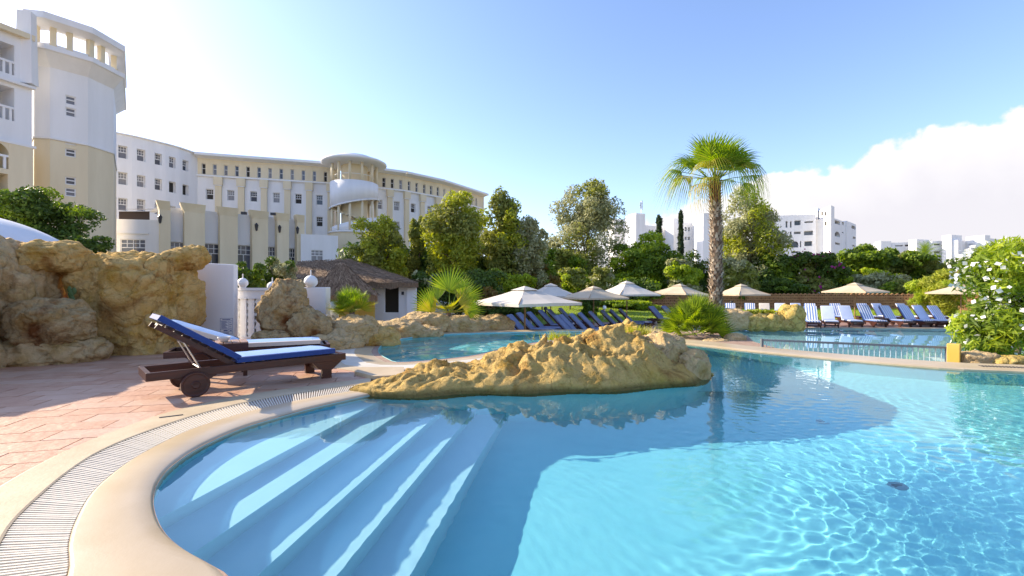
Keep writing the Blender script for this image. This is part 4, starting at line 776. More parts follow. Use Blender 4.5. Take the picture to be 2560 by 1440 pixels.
c = A(1880, 784, 26.0); plant('ground_cover', 'low yellow-green cushion plants on the rocks of the far bank', 'plant', Vector((c.x, c.y, LZ)), c, (1.9, 0.6, 0.22), 2500, L_yel, (0.16, 0.07), 16, 0.4, 0, 81)
# date palm far right
D1 = 70; c = A(2312, 650, D1); dp = thing('date_palm', 'shaggy date palm before the low white building', 'palm tree', Vector((c.x, D1, LZ)))
MB().tube([(c.x, D1, LZ), (c.x, D1, c.z)], [0.35, 0.3], 8).build('trunk', M_palmbark, dp)
fm2 = mesh_of(frond(30, 3.2, 0.65, 0.75, 3), 'date_frond', L_palm)
for k in range(46): leaf_obj(fm2, None, dp, Vector((0, 0, c.z - LZ)), R(k * 137.5), R(4 + 78 * (1 - k / 46)), 0, random.uniform(0.85, 1.05), 'frond')
# ================================================================== BUILDINGS
def on_plane(p0, p1, px, py):              # where the sight line through a pixel meets the upright plane over p0-p1: (metres along, height)
    d = Vector(((px - 1280) / F, 1.0)); e = Vector(p1) - Vector(p0); L = e.length; e /= L; n = Vector((-e.y, e.x)); t = Vector(p0).dot(n) / d.dot(n)
    return (d * t - Vector(p0)).dot(e), H - (py - 720) / F * t
WR = random.Random(11)
class Facade:
    def __init__(s, p0, p1, z0, z1, depth=0.22):
        s.p0, s.p1 = Vector(p0), Vector(p1); s.L = (s.p1 - s.p0).length; s.e = (s.p1 - s.p0) / s.L; n = Vector((-s.e.y, s.e.x)); s.n = n if n.dot((s.p0 + s.p1) / 2) > 0 else -n
        s.z0, s.z1, s.d, s.ops = z0, z1, depth, []
    def P(s, u, z, d=0.0): q = s.p0 + s.e * u + s.n * d; return Vector((q.x, q.y, z))
    def pix(s, x0, x1, y0, y1):
        um, zm = on_plane(s.p0, s.p1, (x0 + x1) / 2, (y0 + y1) / 2); u0 = on_plane(s.p0, s.p1, x0, y0)[0]; u1 = on_plane(s.p0, s.p1, x1, y0)[0]
        za = on_plane(s.p0, s.p1, (x0 + x1) / 2, y0)[1]; zb = on_plane(s.p0, s.p1, (x0 + x1) / 2, y1)[1]; return (min(u0, u1), max(u0, u1), zb, za)
    def open(s, op, arch=False):
        u0, u1, v0, v1 = op; u0, u1 = max(0.05, u0), min(s.L - 0.05, u1)
        if u1 - u0 < 0.05: return None
        s.ops.append((u0, u1, v0, v1)); return s.ops[-1]
    def mesh(s, mb):
        us = sorted({0, s.L, *[o[i] for o in s.ops for i in (0, 1)]}); vs_ = sorted({s.z0, s.z1, *[o[i] for o in s.ops for i in (2, 3)]})
        for a, b in zip(us[:-1], us[1:]):
            for c, d in zip(vs_[:-1], vs_[1:]):
                m, k = (a + b) / 2, (c + d) / 2
                if any(o[0] < m < o[1] and o[2] < k < o[3] for o in s.ops): continue
                mb.quad(s.P(a, c), s.P(b, c), s.P(b, d), s.P(a, d))
        for u0, u1, v0, v1 in s.ops:
            for q in (((u0, v0), (u0, v1)), ((u1, v1), (u1, v0)), ((u0, v1), (u1, v1)), ((u1, v0), (u0, v0))):
                (a, b), (c, d) = q; mb.quad(s.P(a, b), s.P(c, d), s.P(c, d, s.d), s.P(a, b, s.d))
        return mb
    def window(s, op, parent, style='grid', frame=M_trim, pane=M_glass, d=None):
        if pane is M_glass: pane = WR.choice((M_glass, M_glass, M_glass2, M_glass2, M_curtain))
        u0, u1, v0, v1 = op; d = s.d - 0.03 if d is None else d; fw = min(0.07, (u1 - u0) * 0.12); mb = MB()
        def bar(a, b, c, e, t=0.06): mb.add([s.P(a, c, d - t), s.P(b, c, d - t), s.P(b, e, d - t), s.P(a, e, d - t), s.P(a, c, d), s.P(b, c, d), s.P(b, e, d), s.P(a, e, d)], ((0, 1, 2, 3), (0, 4, 5, 1), (1, 5, 6, 2), (2, 6, 7, 3), (3, 7, 4, 0)))
        bar(u0, u0 + fw, v0, v1); bar(u1 - fw, u1, v0, v1); bar(u0 + fw, u1 - fw, v0, v0 + fw); bar(u0 + fw, u1 - fw, v1 - fw, v1)
        wdw = mb.build('window', frame, parent); mb = MB()
        mb.quad(s.P(u0, v0, d + 0.004), s.P(u1, v0, d + 0.004), s.P(u1, v1, d + 0.004), s.P(u0, v1, d + 0.004)); mb.build('pane', pane, wdw)
        if style != 'plain':
            mb = MB(); t = fw * 0.55
            if style == 'grid':
                vm = v0 + (v1 - v0) * 0.52; bar(u0 + fw, u1 - fw, vm - t, vm + t, 0.05); vq = (vm + v1) / 2; bar(u0 + fw, u1 - fw, vq - t / 2, vq + t / 2, 0.045)
                for k in (1, 2): um = u0 + (u1 - u0) * k / 3; bar(um - t / 2, um + t / 2, vm, v1 - fw, 0.04)
            elif style == 'slit': vm = v0 + (v1 - v0) * 0.55; bar(u0 + fw, u1 - fw, vm - t, vm + t, 0.05)
            elif style == 'louvre':
                for k in range(1, 4): vm = v0 + (v1 - v0) * k / 4; bar(u0 + fw, u1 - fw, vm - 0.02, vm + 0.02, 0.05)
            elif style == 'french':
                vm = v1 - min(1.0, (v1 - v0) * 0.3); bar(u0 + fw, u1 - fw, vm - t, vm + t, 0.05); n = max(3, int((u1 - u0) / 0.42))
                for k in range(1, n): um = u0 + (u1 - u0) * k / n; bar(um - 0.03, um + 0.03, vm, v1 - fw, 0.04)
                vq = (vm + v1) / 2; bar(u0 + fw, u1 - fw, vq - 0.03, vq + 0.03, 0.045); um = (u0 + u1) / 2; bar(um - t, um + t, v0 + fw, vm - t, 0.05)
            mb.build('glazing_bars', frame, wdw)
        return wdw
GZ = -1.05
hotel = thing('hotel_building', 'large white and cream hotel with an octagonal tower and curved wings', 'building', (-33.0, 45.0, GZ))
# --- left wing: white, gently bent, three rows of windows
cols = (307, 353, 396, 431, 464); hw = (11.5, 10.5, 9, 8.5, 7.5)
rows = ((380, 388, 398, 406, 414), (446, 453, 461, 468, 475), (511, 513, 522, 529, 535)); hh = (15.5, 14.5, 14, 13.5, 13)
pts = [XD(284, 51.1), XD(330, 52.3), XD(375, 53.8), XD(414, 55.2), XD(448, 56.7), XD(494, 59.4)]
mb = MB(); wins = []
for k in range(5):
    f = Facade(pts[k], pts[k + 1], GZ, 18.6, 0.42)
    for r_ in range(3):
        op = f.open(f.pix(cols[k] - hw[k], cols[k] + hw[k], rows[r_][k] - hh[k], rows[r_][k] + hh[k]))
        if op: wins.append((f, op, 'grid' if not (r_ == 1 and k >= 3) else 'plain'))
    f.mesh(mb)
back = [(p[0] - 6, p[1] + 9) for p in pts]
for k in range(5): mb.quad((*pts[k], 18.6), (*pts[k + 1], 18.6), (*back[k + 1], 18.6), (*back[k], 18.6))
mb.build('wing_wall', M_white, hotel)
mb = MB()
for k in range(5): mb.beam((pts[k][0], pts[k][1] + 0.15, 18.66), (pts[k + 1][0], pts[k + 1][1] + 0.15, 18.66), 0.5, 0.14)
mb.build('parapet', M_trim, hotel)
for f, op, stl in wins: f.window(op, hotel, stl, pane=M_glass if stl == 'grid' else M_dark)
# --- main curved facade, left and right of the stair turret
def main_facade(pts, small, mid_, pil, eave_y, low=()):
    mbu, mbl, mbc, mbe = MB(), MB(), MB(), MB(); W = []
    seg = [Facade(pts[k], pts[k + 1], 15.9, 18.3, 0.25) for k in range(len(pts) - 1)]; segl = [Facade(pts[k], pts[k + 1], GZ, 15.9, 0.3) for k in range(len(pts) - 1)]
    def which(px):
        for k in range(len(pts) - 1):
            xa, xb = (1280 + p[0] / p[1] * F for p in (pts[k], pts[k + 1]))
            if xa <= px <= xb: return k
        return None
    for px, hwid in small:
        k = which(px)
        if k is None: continue
        f = seg[k]; u, _ = on_plane(f.p0, f.p1, px, 430); op = f.open((u - hwid, u + hwid, 16.12, 17.5))
        if op: W.append((f, op, 'slit'))
    for px, zc in mid_:
        k = which(px)
        if k is None: continue
        f = segl[k]; u, _ = on_plane(f.p0, f.p1, px, 490); op = f.open((u - 0.42, u + 0.42, zc - 0.68, zc + 0.68))
        if op: W.append((f, op, 'grid'))
    for f in seg: f.mesh(mbu)
    for f in segl: f.mesh(mbl)
    mbu.build('upper_wall', M_cream, hotel); mbl.build('facade_wall', M_white, hotel)
    for k, f in enumerate(seg):
        n = -f.n; a, b = f.P(-0.05, 0), f.P(f.L + 0.05, 0); mbe.add([(*(Vector((q.x, q.y)) + n * d), z) for q in (a, b) for d, z in ((0.0, 18.15), (0.55, 18.30), (1.0, 18.36), (1.0, 18.62), (0.9, 18.72), (-3.5, 19.1))], [(i, i + 1, 7 + i, 6 + i) for i in range(5)])
        mbc.beam(f.P(-0.05, 15.9, -0.12), f.P(f.L + 0.05, 15.9, -0.12), 0.36, 0.20)
    mbe.build('eaves', M_trim, hotel); mbc.build('ledge', M_trim, hotel)
    for px in pil:
        k = which(px)
        if k is None: continue
        f = segl[k]; u, _ = on_plane(f.p0, f.p1, px, 460); q = f.P(u, 0, -0.16); rz = math.atan2(f.e.y, f.e.x)
        o = MB().box((q.x, q.y, (14.75 + GZ) / 2), (0.72, 0.36, 14.75 - GZ), rz).build('pilaster', M_cream, hotel)
        q2 = f.P(u, 0, -0.24); MB().box((q2.x, q2.y, 15.27), (0.98, 0.56, 1.02), rz).build('capital', M_cream, o); MB().box((q2.x, q2.y, 14.70), (0.86, 0.50, 0.1), rz).build('capital_band', M_trim, o)
    for f, op, stl in W: f.window(op, hotel, stl, pane=M_glass if random.random() < 0.75 else M_dark)
main_facade([XD(493, 59.4), XD(600, 60.9), XD(710, 62.4), XD(845, 64.4)], [(509 + 27.7 * k, 0.22) for k in range(12)], [(p, 13.55) for p in (524, 577, 634, 691, 746, 799)] + [(799, 10.55), (746, 10.55)], (547, 604, 661, 719, 773, 826), None)
main_facade([XD(925, 66.3), XD(1010, 69.0), XD(1100, 74.0), XD(1210, 85)], [(p, 0.24) for p in (960, 981, 1002, 1023, 1042, 1061, 1078, 1095, 1111, 1127, 1141, 1155, 1168, 1180, 1191)], [(p, 13.55) for p in (949, 992, 1033, 1074)] + [(992, 10.55), (1033, 10.55)], (974, 1015, 1054, 1092, 1128), None)
# --- octagonal tower
TW = [XD(85, 32.8), XD(125, 33.0), XD(220, 34.6), XD(284, 36.7)]
cen = Vector((-35.1, 36.6)); TWB = TW + [tuple(2 * cen - Vector(TW[0]) + Vector((0, 1.6))), tuple(Vector((-37.2, 39.6))), tuple(Vector((-38.2, 36.2)))]
mbw, mbc_, wins = MB(), MB(), []
for k in range(len(TWB)):
    a, b = TWB[k], TWB[(k + 1) % len(TWB)]
    fl_, fu = Facade(a, b, GZ, 12.1, 0.16), Facade(a, b, 12.1, 17.9, 0.16)
    if k == 1:
        for y0, y1, f in ((240, 262, fu), (270, 292, fu), (372, 392, fl_), (442, 462, fl_), (470, 491, fl_), (342, 362, fl_)):
            op = f.open(tuple(min(v, 12.05) if i > 1 and f is fl_ else v for i, v in enumerate(f.pix(163, 190, y0, y1)))); wins.append((f, op))
    fl_.mesh(mbc_); fu.mesh(mbw)
mbc_.build('tower_base_wall', M_cream, hotel); mbw.build('tower_wall', M_white, hotel)
for f, op in wins: f.window(op, hotel, 'slit', frame=M_white)
octo = lambda s: [tuple(cen + (Vector(p) - cen) * s) for p in TWB]
def rings(spec, name, m):
    mb = MB(); n = len(TWB); mb.v = [(*p, z) for s, z in spec for p in octo(s)]; mb.f = [(i * n + k, i * n + (k + 1) % n, (i + 1) * n + (k + 1) % n, (i + 1) * n + k) for i in range(len(spec) - 1) for k in range(n)]
    return mb.build(name, m, hotel)
rings([(1.012, 12.02), (1.025, 12.06), (1.025, 12.16), (1.0, 12.2)], 'tower_band', M_trim)
rings([(1.0, 17.2), (1.22, 18.05), (1.26, 18.1), (1.26, 18.42), (1.22, 18.45), (0.2, 18.4)], 'tower_cornice', M_white)
rings([(0.86, 20.75), (0.86, 20.05), (1.05, 20.05), (1.22, 20.15), (1.27, 20.2), (1.27, 20.65), (1.20, 20.75), (0.86, 20.75)], 'tower_roof', M_white)
for i in range(len(TWB)):
    a, b = Vector(octo(1.0)[i]), Vector(octo(1.0)[(i + 1) % len(TWB)])
    for t in ((0.08, 0.5) if (b - a).length > 1.8 else (0.1,)):
        p = a.lerp(b, t); MB().box((p.x, p.y, 19.28), (0.34, 0.34, 1.56), math.atan2((b - a).y, (b - a).x)).build('tower_column', M_cream, hotel)
    MB().beam((*a, 18.7), (*b, 18.7), 0.14, 0.4).build('tower_parapet', M_trim, hotel)
# --- balcony block at the far left
f1 = Facade(XD(-160, 27.5), XD(80, 31.6), 10.95, 18.3, 1.6); bal = []
for y0, y1 in ((95, 172), (205, 290)): bal.append(f1.open(f1.pix(-70, 36, y0, y1)))
mb = MB(); f1.mesh(mb); mb.quad(f1.P(f1.L, 10.95), f1.P(f1.L, 10.95, 3), f1.P(f1.L, 18.3, 3), f1.P(f1.L, 18.3))
for u0, u1, v0, v1 in bal: mb.quad(f1.P(u0, v0, 1.6), f1.P(u1, v0, 1.6), f1.P(u1, v1, 1.6), f1.P(u0, v1, 1.6))
mb.build('balcony_wall', M_white, hotel)
f2 = Facade(XD(-160, 27.35), XD(83, 31.45), GZ, 10.95, 1.4); b3 = f2.open(f2.pix(-70, 22, 345, 415)); b4 = f2.open(f2.pix(-70, 20, 428, 470)); mb = MB(); f2.mesh(mb)
for u0, u1, v0, v1 in (b3, b4): mb.quad(f2.P(u0, v0, 1.4), f2.P(u1, v0, 1.4), f2.P(u1, v1, 1.4), f2.P(u0, v1, 1.4))
mb.quad(f2.P(f2.L, GZ), f2.P(f2.L, GZ, 3), f2.P(f2.L, 10.95, 3), f2.P(f2.L, 10.95)); mb.build('balcony_base_wall', M_cream, hotel)
for f, ops in ((f1, bal), (f2, (b3,))):
    for u0, u1, v0, v1 in ops:
        rl = MB().beam(f.P(u0, v0 + 0.85, 0.1), f.P(u1, v0 + 0.85, 0.1), 0.16, 0.14).build('balustrade', M_trim, hotel); n = int((u1 - u0) / 0.3)
        for k in range(n):
            q = f.P(u0 + (u1 - u0) * (k + 0.5) / n, v0, 0.1)
            if 1280 + q.x / q.y * F > -12: MB().box((q.x, q.y, v0 + 0.40), (0.13, 0.12, 0.78), math.atan2(f.e.y, f.e.x)).build('baluster', M_trim, rl)
MB().beam(f1.P(-0.1, 10.98, -0.1), f1.P(f1.L + 0.1, 10.98, -0.1), 0.4, 0.16).build('balcony_ledge', M_trim, hotel); MB().beam(f1.P(-0.1, 15.05, -0.1), f1.P(f1.L + 0.1, 15.05, -0.1), 0.4, 0.16).build('balcony_ledge', M_trim, hotel)
MB().beam(f1.P(-0.1, 18.4, 0.3), f1.P(f1.L, 18.4, 0.3), 1.4, 0.35).build('balcony_roof', M_cream, hotel)
p = XD(55, 31.1); MB().box((p[0], p[1] + 0.3, 17.7), (0.92, 0.7, 4.9), R(18), taper=0.82).build('fin', M_white, hotel)
# arch head over the lowest balcony opening
u0, u1, v0, v1 = b3; mb = MB(); uc, rr_ = u0 + (u1 - u0) * 0.35, (u1 - u0) * 0.65; ar = [(uc + rr_ * math.cos(a), v0 + 1.0 + (v1 - v0 - 1.0) * math.sin(a)) for a in [math.pi / 2 * k / 10 for k in range(11)]]
for (a, b), (c, d) in zip(ar[:-1], ar[1:]): mb.quad(f2.P(a, b, 0.02), f2.P(a, v1, 0.02), f2.P(c, v1, 0.02), f2.P(c, d, 0.02))
mb.build('arch_head', M_cream, hotel)
# --- round stair turret
tc_ = Vector((*XD(886, 62.2), 0)); n_ = 40
MB().lathe([(3.12, GZ), (3.12, 8.6)], tc_, n_).build('turret_base', M_cream, hotel, True)
MB().lathe([(3.12, 8.55), (3.32, 8.6), (3.32, 8.75), (3.12, 8.8), (1.0, 8.8)], tc_, n_).build('turret_ring', M_trim, hotel)
MB().lathe([(1.7, 8.7), (1.7, 18)], tc_, n_).build('turret_core', M_cream, hotel, True)
zb = lambda a: 12.75 + 0.65 * math.sin(a + R(75) + math.pi / 2 - 0.3) * 1.0
def spiral(r, z0f, z1f, name, m, th=0.16):
    mb = MB(); m_ = 48
    for k in range(m_ + 1):
        a = 2 * math.pi * k / m_; c_, s_ = math.cos(a), math.sin(a)
        mb.v += [(tc_.x + c_ * (r - th), tc_.y + s_ * (r - th), z0f(a)), (tc_.x + c_ * r, tc_.y + s_ * r, z0f(a)), (tc_.x + c_ * r, tc_.y + s_ * r, z1f(a)), (tc_.x + c_ * (r - th), tc_.y + s_ * (r - th), z1f(a))]
    mb.f = [(k * 4 + i, (k + 1) * 4 + i, (k + 1) * 4 + (i + 1) % 4, k * 4 + (i + 1) % 4) for k in range(m_) for i in range(4)]; return mb.build(name, m, hotel, True)
zb = lambda a: 12.6 + 0.75 * math.cos(a - R(20))        # the stair climbs from left to right across the front
spiral(3.1, zb, lambda a: 15.35, 'turret_band', M_white); spiral(3.28, lambda a: zb(a) - 0.12, lambda a: zb(a) + 0.06, 'turret_string', M_trim)
spiral(3.02, lambda a: 8.8, lambda a: 10.1 + 0.8 * math.cos(a - R(20)), 'stair_parapet', M_white)
MB().lathe([(0, 15.2), (3.0, 15.2)], tc_, n_).build('turret_floor', M_cream, hotel)
for k in range(12):
    a = R(-90 + 30 * k + 8); x, y = tc_.x + 2.92 * math.cos(a), tc_.y + 2.92 * math.sin(a)
    MB().tube([(x, y, 15.3), (x, y, 17.75)], 0.17, 10).build('turret_column', M_cream, hotel, True)
    MB().tube([(x, y, 8.8), (x, y, zb(a) + 0.05)], 0.17, 10).build('turret_column', M_cream, hotel, True)
MB().lathe([(2.5, 16.25), (2.56, 16.25), (2.56, 16.33), (2.5, 16.33)], tc_, n_).build('turret_rail', M_trim, hotel)
MB().lathe([(0, 17.7), (3.2, 17.72), (4.05, 17.9), (4.22, 18.02), (4.22, 18.2), (4.0, 18.32), (3.0, 18.62), (2.4, 18.66), (2.3, 18.95), (0, 19.05)], tc_, 48).build('turret_roof', M_trim, hotel, True)
# --- dining pavilion in front of the wings
for k in range(14):
    a = R(20 + 11 * k); z = 12.3 - 0.16 * k
    MB().box((tc_.x + 2.3 * math.cos(a + R(150)), tc_.y + 2.3 * math.sin(a + R(150)), z), (1.2, 0.35, 0.12), a + R(150)).build('stair_tread', M_cream, hotel)
fa = Facade(XD(284, 43.2), XD(405, 44.0), GZ, ZP(548, 43.4), 0.14); mb = MB(); op = fa.open(fa.pix(301, 364, 598, 668)); fa.mesh(mb)
mb.quad(fa.P(fa.L, GZ), fa.P(fa.L, GZ, 4), fa.P(fa.L, fa.z1, 4), fa.P(fa.L, fa.z1)); mb.quad(fa.P(0, fa.z1), fa.P(fa.L, fa.z1), fa.P(fa.L, fa.z1, 4), fa.P(0, fa.z1, 4)); mb.build('annexe_wall', M_white, hotel); fa.window(op, hotel, 'french')
u0, u1, v0, v1 = fa.pix(293, 372, 583, 672); MB().beam(fa.P(u0, v1, -0.05), fa.P(u1, v1, -0.05), 0.12, 0.12).build('window_surround', M_trim, hotel)
mb = MB(); q0, q1 = XD(284, 44.5), XD(362, 44.9); mb.quad((*q0, ZP(523, 44.5)), (*q1, ZP(524, 44.9)), (q1[0], q1[1] + 3, ZP(519, 44.9) + 0.4), (q0[0], q0[1] + 3, ZP(519, 44.5) + 0.4)); mb.quad((q0[0], q0[1] + 0.6, 7), (q1[0], q1[1] + 0.6, 7), (q1[0], q1[1] + 0.6, ZP(526, 44.9)), (q0[0], q0[1] + 0.6, ZP(526, 44.5))); mb.build('dark_awning', mat('awning', (0.05, 0.03, 0.02), 0.7), hotel)
pyl = [(411, 44.3, 22), (485, 45.9, 42), (570, 47.9, 38), (648, 50.0, 35), (705, 51.6, 27), (749, 52.8, 17)]
mb = MB(); wins = []
edge = [(393, 43.9)] + [(x, d) for x, d, _ in pyl] + [(760, 53.2)]
for k in range(len(edge) - 1):
    f = Facade(XD(edge[k][0], edge[k][1] + 0.5), XD(edge[k + 1][0], edge[k + 1][1] + 0.5), GZ, 9.25, 0.3)
    if 1 <= k <= 5:
        xa = pyl[k - 1][0] + pyl[k - 1][2] / 2 + 2; xb = pyl[k][0] - pyl[k][2] / 2 - 2; yt = 605 + (k - 1) * 4; u0, u1, _, z1_ = f.pix(xa, xb, yt, yt + 40); wins.append((f, f.open((u0, u1, 1.0, z1_))))
    f.mesh(mb); mb.quad(f.P(0, 9.25), f.P(f.L, 9.25), f.P(f.L, 9.25, 5), f.P(0, 9.25, 5))
mb.build('pavilion_wall', M_white, hotel)
for f, op in wins: f.window(op, hotel, 'french')
prz = math.atan2(XD(749, 52.8)[1] - XD(411, 44.3)[1], XD(749, 52.8)[0] - XD(411, 44.3)[0])
for k, (x, d, wd) in enumerate(pyl):
    q = XD(x, d); wm = wd * d / F * 1.05; o = MB().box((q[0], q[1], (8.85 + GZ) / 2), (wm, 0.9, 8.85 - GZ), prz, taper=0.96).build('pylon', M_cream, hotel)
    c_ = MB().box((q[0], q[1], 9.25), (wm * 0.98, 0.9, 0.8), prz).build('pylon_cap', M_cream, o)
    me_ = c_.data
    for v in me_.vertices:
        if v.co.z > 9.25 - WL[o][2]: v.co.x += (v.co.x + WL[o][0] - q[0]) * 0.16; v.co.y += (v.co.y + WL[o][1] - q[1]) * 0.35 - 0.2
    if k != 1 and k != 2:
        fx = q[0] + 0.05; fy = q[1] - 0.62; z = 7.9; ln = MB().lathe([(0, -0.45), (0.1, -0.35), (0.17, 0.15), (0.2, 0.2), (0.05, 0.42), (0, 0.45)], (fx, fy, z), 8); ln.beam((fx, fy, z + 0.35), (fx, fy + 0.4, z + 0.5), 0.05, 0.05); ln.build('wall_lantern', M_darkmetal, o)
    else: MB().box((q[0], q[1] - 0.46, 7.9), (0.5, 0.1, 0.8), prz).build('recess_panel', M_cream, o)
fb = Facade(XD(752, 52.2), XD(845, 54.0), GZ, ZP(587, 53), 0.14); mb = MB(); op = fb.open(fb.pix(777, 808, 625, 672)); fb.mesh(mb); mb.quad(fb.P(0, fb.z1), fb.P(fb.L, fb.z1), fb.P(fb.L, fb.z1, 4), fb.P(0, fb.z1, 4)); mb.quad(fb.P(0, GZ), fb.P(0, GZ, 4), fb.P(0, fb.z1, 4), fb.P(0, fb.z1)); mb.build('annexe_wall', M_white, hotel); fb.window(op, hotel, 'french')
for px, py, D in ((610, 533, 47.5), (683, 535, 49.5)): p = A(px, py, D); MB().box(p, (0.5, 0.4, 0.25), 0.3).build('floodlight', M_darkmetal, hotel)
# ---- white resort blocks far behind the trees
def block(name, label, loc, walls, dp=14):
    t = thing(name, label, 'building', (*loc, GZ), 'white blocks beyond the garden'); mb = MB(); wins = []
    for p0, p1, ytop, ops, arches in walls:
        a, b = XD(*p0), XD(*p1); zt = ZP(ytop, p0[1]); f = Facade(a, b, GZ, zt, 0.8)
        for o_ in ops:
            q = f.open(f.pix(*o_))
            if q: wins.append((f, q, o_ in arches))
        f.mesh(mb); mb.quad(f.P(0, zt), f.P(f.L, zt), f.P(f.L, zt, dp), f.P(0, zt, dp))
        for u in (0, f.L): mb.quad(f.P(u, GZ), f.P(u, GZ, dp), f.P(u, zt, dp), f.P(u, zt))
    mb.build('wall', M_white, t)
    for f, q, ar in wins:
        w_ = f.window(q, t, 'plain', frame=M_white, d=0.78)
        if q[1] - q[0] > 1.2 and not ar: MB().beam(f.P(q[0], q[2] + 0.45, 0.05), f.P(q[1], q[2] + 0.45, 0.05), 0.1, 0.9).build('balcony_front', M_white, w_)
        if ar:
            u0, u1, v0, v1 = q; um = (u0 + u1) / 2; r_ = (u1 - u0) / 2; mb = MB()
            for k in range(10):
                a0, a1 = math.pi * k / 10, math.pi * (k + 1) / 10; hh_ = (v1 - v0) * 0.75
                c0, c1 = (um + r_ * math.cos(a0), v1 - hh_ + hh_ * math.sin(a0)), (um + r_ * math.cos(a1), v1 - hh_ + hh_ * math.sin(a1)); mb.quad(f.P(c0[0], c0[1], 0.01), f.P(c0[0], v1, 0.01), f.P(c1[0], v1, 0.01), f.P(c1[0], c1[1], 0.01))
            mb.build('arch_head', M_white, w_)
    return t
t1 = block('apartment_building', 'white apartment block with a tall fin tower right of the palm', XD(2040, 115), [
    ((1915, 118), (2040, 114), 541, [(1964, 1969, 553, 569), (1975, 1979, 553, 569), (1986, 2002, 551, 572), (2011, 2033, 553, 566), (1941, 1957, 579, 595), (1963, 1967, 579, 594), (1975, 1979, 579, 594), (1985, 2002, 579, 594), (2010, 2033, 577, 597), (1977, 1997, 603, 619), (2000, 2003, 603, 618), (2011, 2031, 603, 624), (1978, 1996, 628, 642), (2012, 2030, 630, 645)], [(1977, 1997, 603, 619)]),
    ((2085, 112), (2120, 121), 545, [(2087, 2100, 552, 570), (2105, 2110, 555, 571), (2087, 2100, 579, 592), (2088, 2100, 607, 621), (2105, 2109, 580, 592), (2113, 2118, 605, 618), (2087, 2100, 640, 655)], [(2087, 2100, 579, 592)]),
    ((2117, 119), (2140, 126), 552, [(2129, 2139, 565, 581), (2132, 2139, 592, 606), (2131, 2138, 613, 625)], [])])
mb = MB(); a, b, c_, d_ = XD(2040, 118), XD(2077, 109.5), XD(2086, 111.5), XD(2050, 121)
mb.prism([a, b, c_, d_], GZ, 1); za, zb_ = ZP(520, 112), ZP(513, 109.5)
mb.v = mb.v; tow = MB(); tow.add([(*a, GZ), (*b, GZ), (*c_, GZ), (*d_, GZ), (*a, za), (*b, zb_), (*c_, zb_), (*d_, za)], [(0, 1, 5, 4), (1, 2, 6, 5), (2, 3, 7, 6), (3, 0, 4, 7), (4, 5, 6, 7)]); tow.build('fin_tower', M_white, t1)
st_ = MB(); a, b = XD(1992, 123), XD(2044, 116); st_.add([(*a, 12), (*b, 12), (b[0] + 8, b[1] + 8, 12), (a[0] + 8, a[1] + 8, 12), (*a, ZP(530, 123)), (*b, ZP(519, 116)), (b[0] + 8, b[1] + 8, ZP(519, 116)), (a[0] + 8, a[1] + 8, ZP(530, 123))], [(0, 1, 5, 4), (1, 2, 6, 5), (2, 3, 7, 6), (3, 0, 4, 7), (4, 5, 6, 7)]); st_.build('stair_house', M_white, t1)
for px in (2055, 2064):
    for y0, y1 in ((529, 539), (554, 564)):
        f = Facade(XD(2040, 117.9), XD(2077, 109.4), GZ, 30); u0, u1, v0, v1 = f.pix(px - 2, px + 2, y0, y1); MB().quad(f.P(u0, v0), f.P(u1, v0), f.P(u1, v1), f.P(u0, v1)).build('slit_window', M_dark, t1)
t2 = block('apartment_building', 'white stepped block with slit windows left of the palm trunk', XD(1700, 130), [
    ((1535, 128), (1583, 130), 548, [(1551, 1560, 548, 562)], [(1551, 1560, 548, 562)]),
    ((1571, 124), (1590, 121), 537, [], []), ((1590, 121), (1604, 124), 537, [], []),
    ((1604, 126), (1672, 131), 562, [(1622, 1626, 574, 583), (1629, 1633, 574, 583)], []),
    ((1663, 128), (1684, 126), 548, [], []), ((1684, 126.5), (1732, 128), 556, [(1683, 1690, 566, 580), (1712, 1717, 568, 578), (1720, 1725, 568, 578), (1684, 1690, 589, 602), (1712, 1717, 592, 600), (1720, 1725, 592, 600)], []),
    ((1732, 127), (1758, 118), 546, [], []), ((1758, 118), (1850, 123), 565, [(1805, 1824, 579, 596), (1803, 1822, 605, 622)], [(1803, 1822, 605, 622)])], 3.0)
p = A(1603, 536, 122); mst = MB(); mst.tube([p - Vector((0, 0, 0.5)), p + Vector((0, 0, 3.6))], 0.07, 6)
for k in range(5): mst.box(p + Vector((0.25 * (-1) ** k, 0, 1.6 + 0.4 * k)), (0.25, 0.2, 0.9))
mst.build('roof_antenna', M_metal, t2)
ops3 = [(2172 + 1, 0, 0, 0)]
t3 = block('apartment_building', 'long low white block with balconies on the right horizon', XD(2350, 160), [
    ((2190, 166), (2330, 160), 608, [(2238, 2258, 613, 622), (2262, 2290, 611, 622), (2205, 2225, 618, 628)], []), ((2202, 164), (2228, 164), 603, [], []), ((2292, 158), (2322, 160), 598, [], []),
    ((2330, 158), (2395, 156), 603, [(2335, 2352, 609, 620), (2362, 2386, 607, 620), (2335, 2352, 628, 640), (2362, 2388, 627, 640), (2335, 2352, 646, 658), (2362, 2388, 645, 658)], []),
    ((2378, 154), (2405, 156), 587, [], []), ((2395, 153), (2415, 157), 600, [], []), ((2415, 157), (2462, 152), 592, [(2419, 2432, 610, 618), (2441, 2446, 607, 619), (2452, 2456, 607, 619), (2419, 2431, 628, 636), (2440, 2456, 626, 636), (2419, 2430, 645, 653)], []),
    ((2462, 152), (2500, 158), 594, [(2464, 2474, 605, 618), (2478, 2488, 610, 620)], [(2464, 2474, 605, 618)])], 2.5)
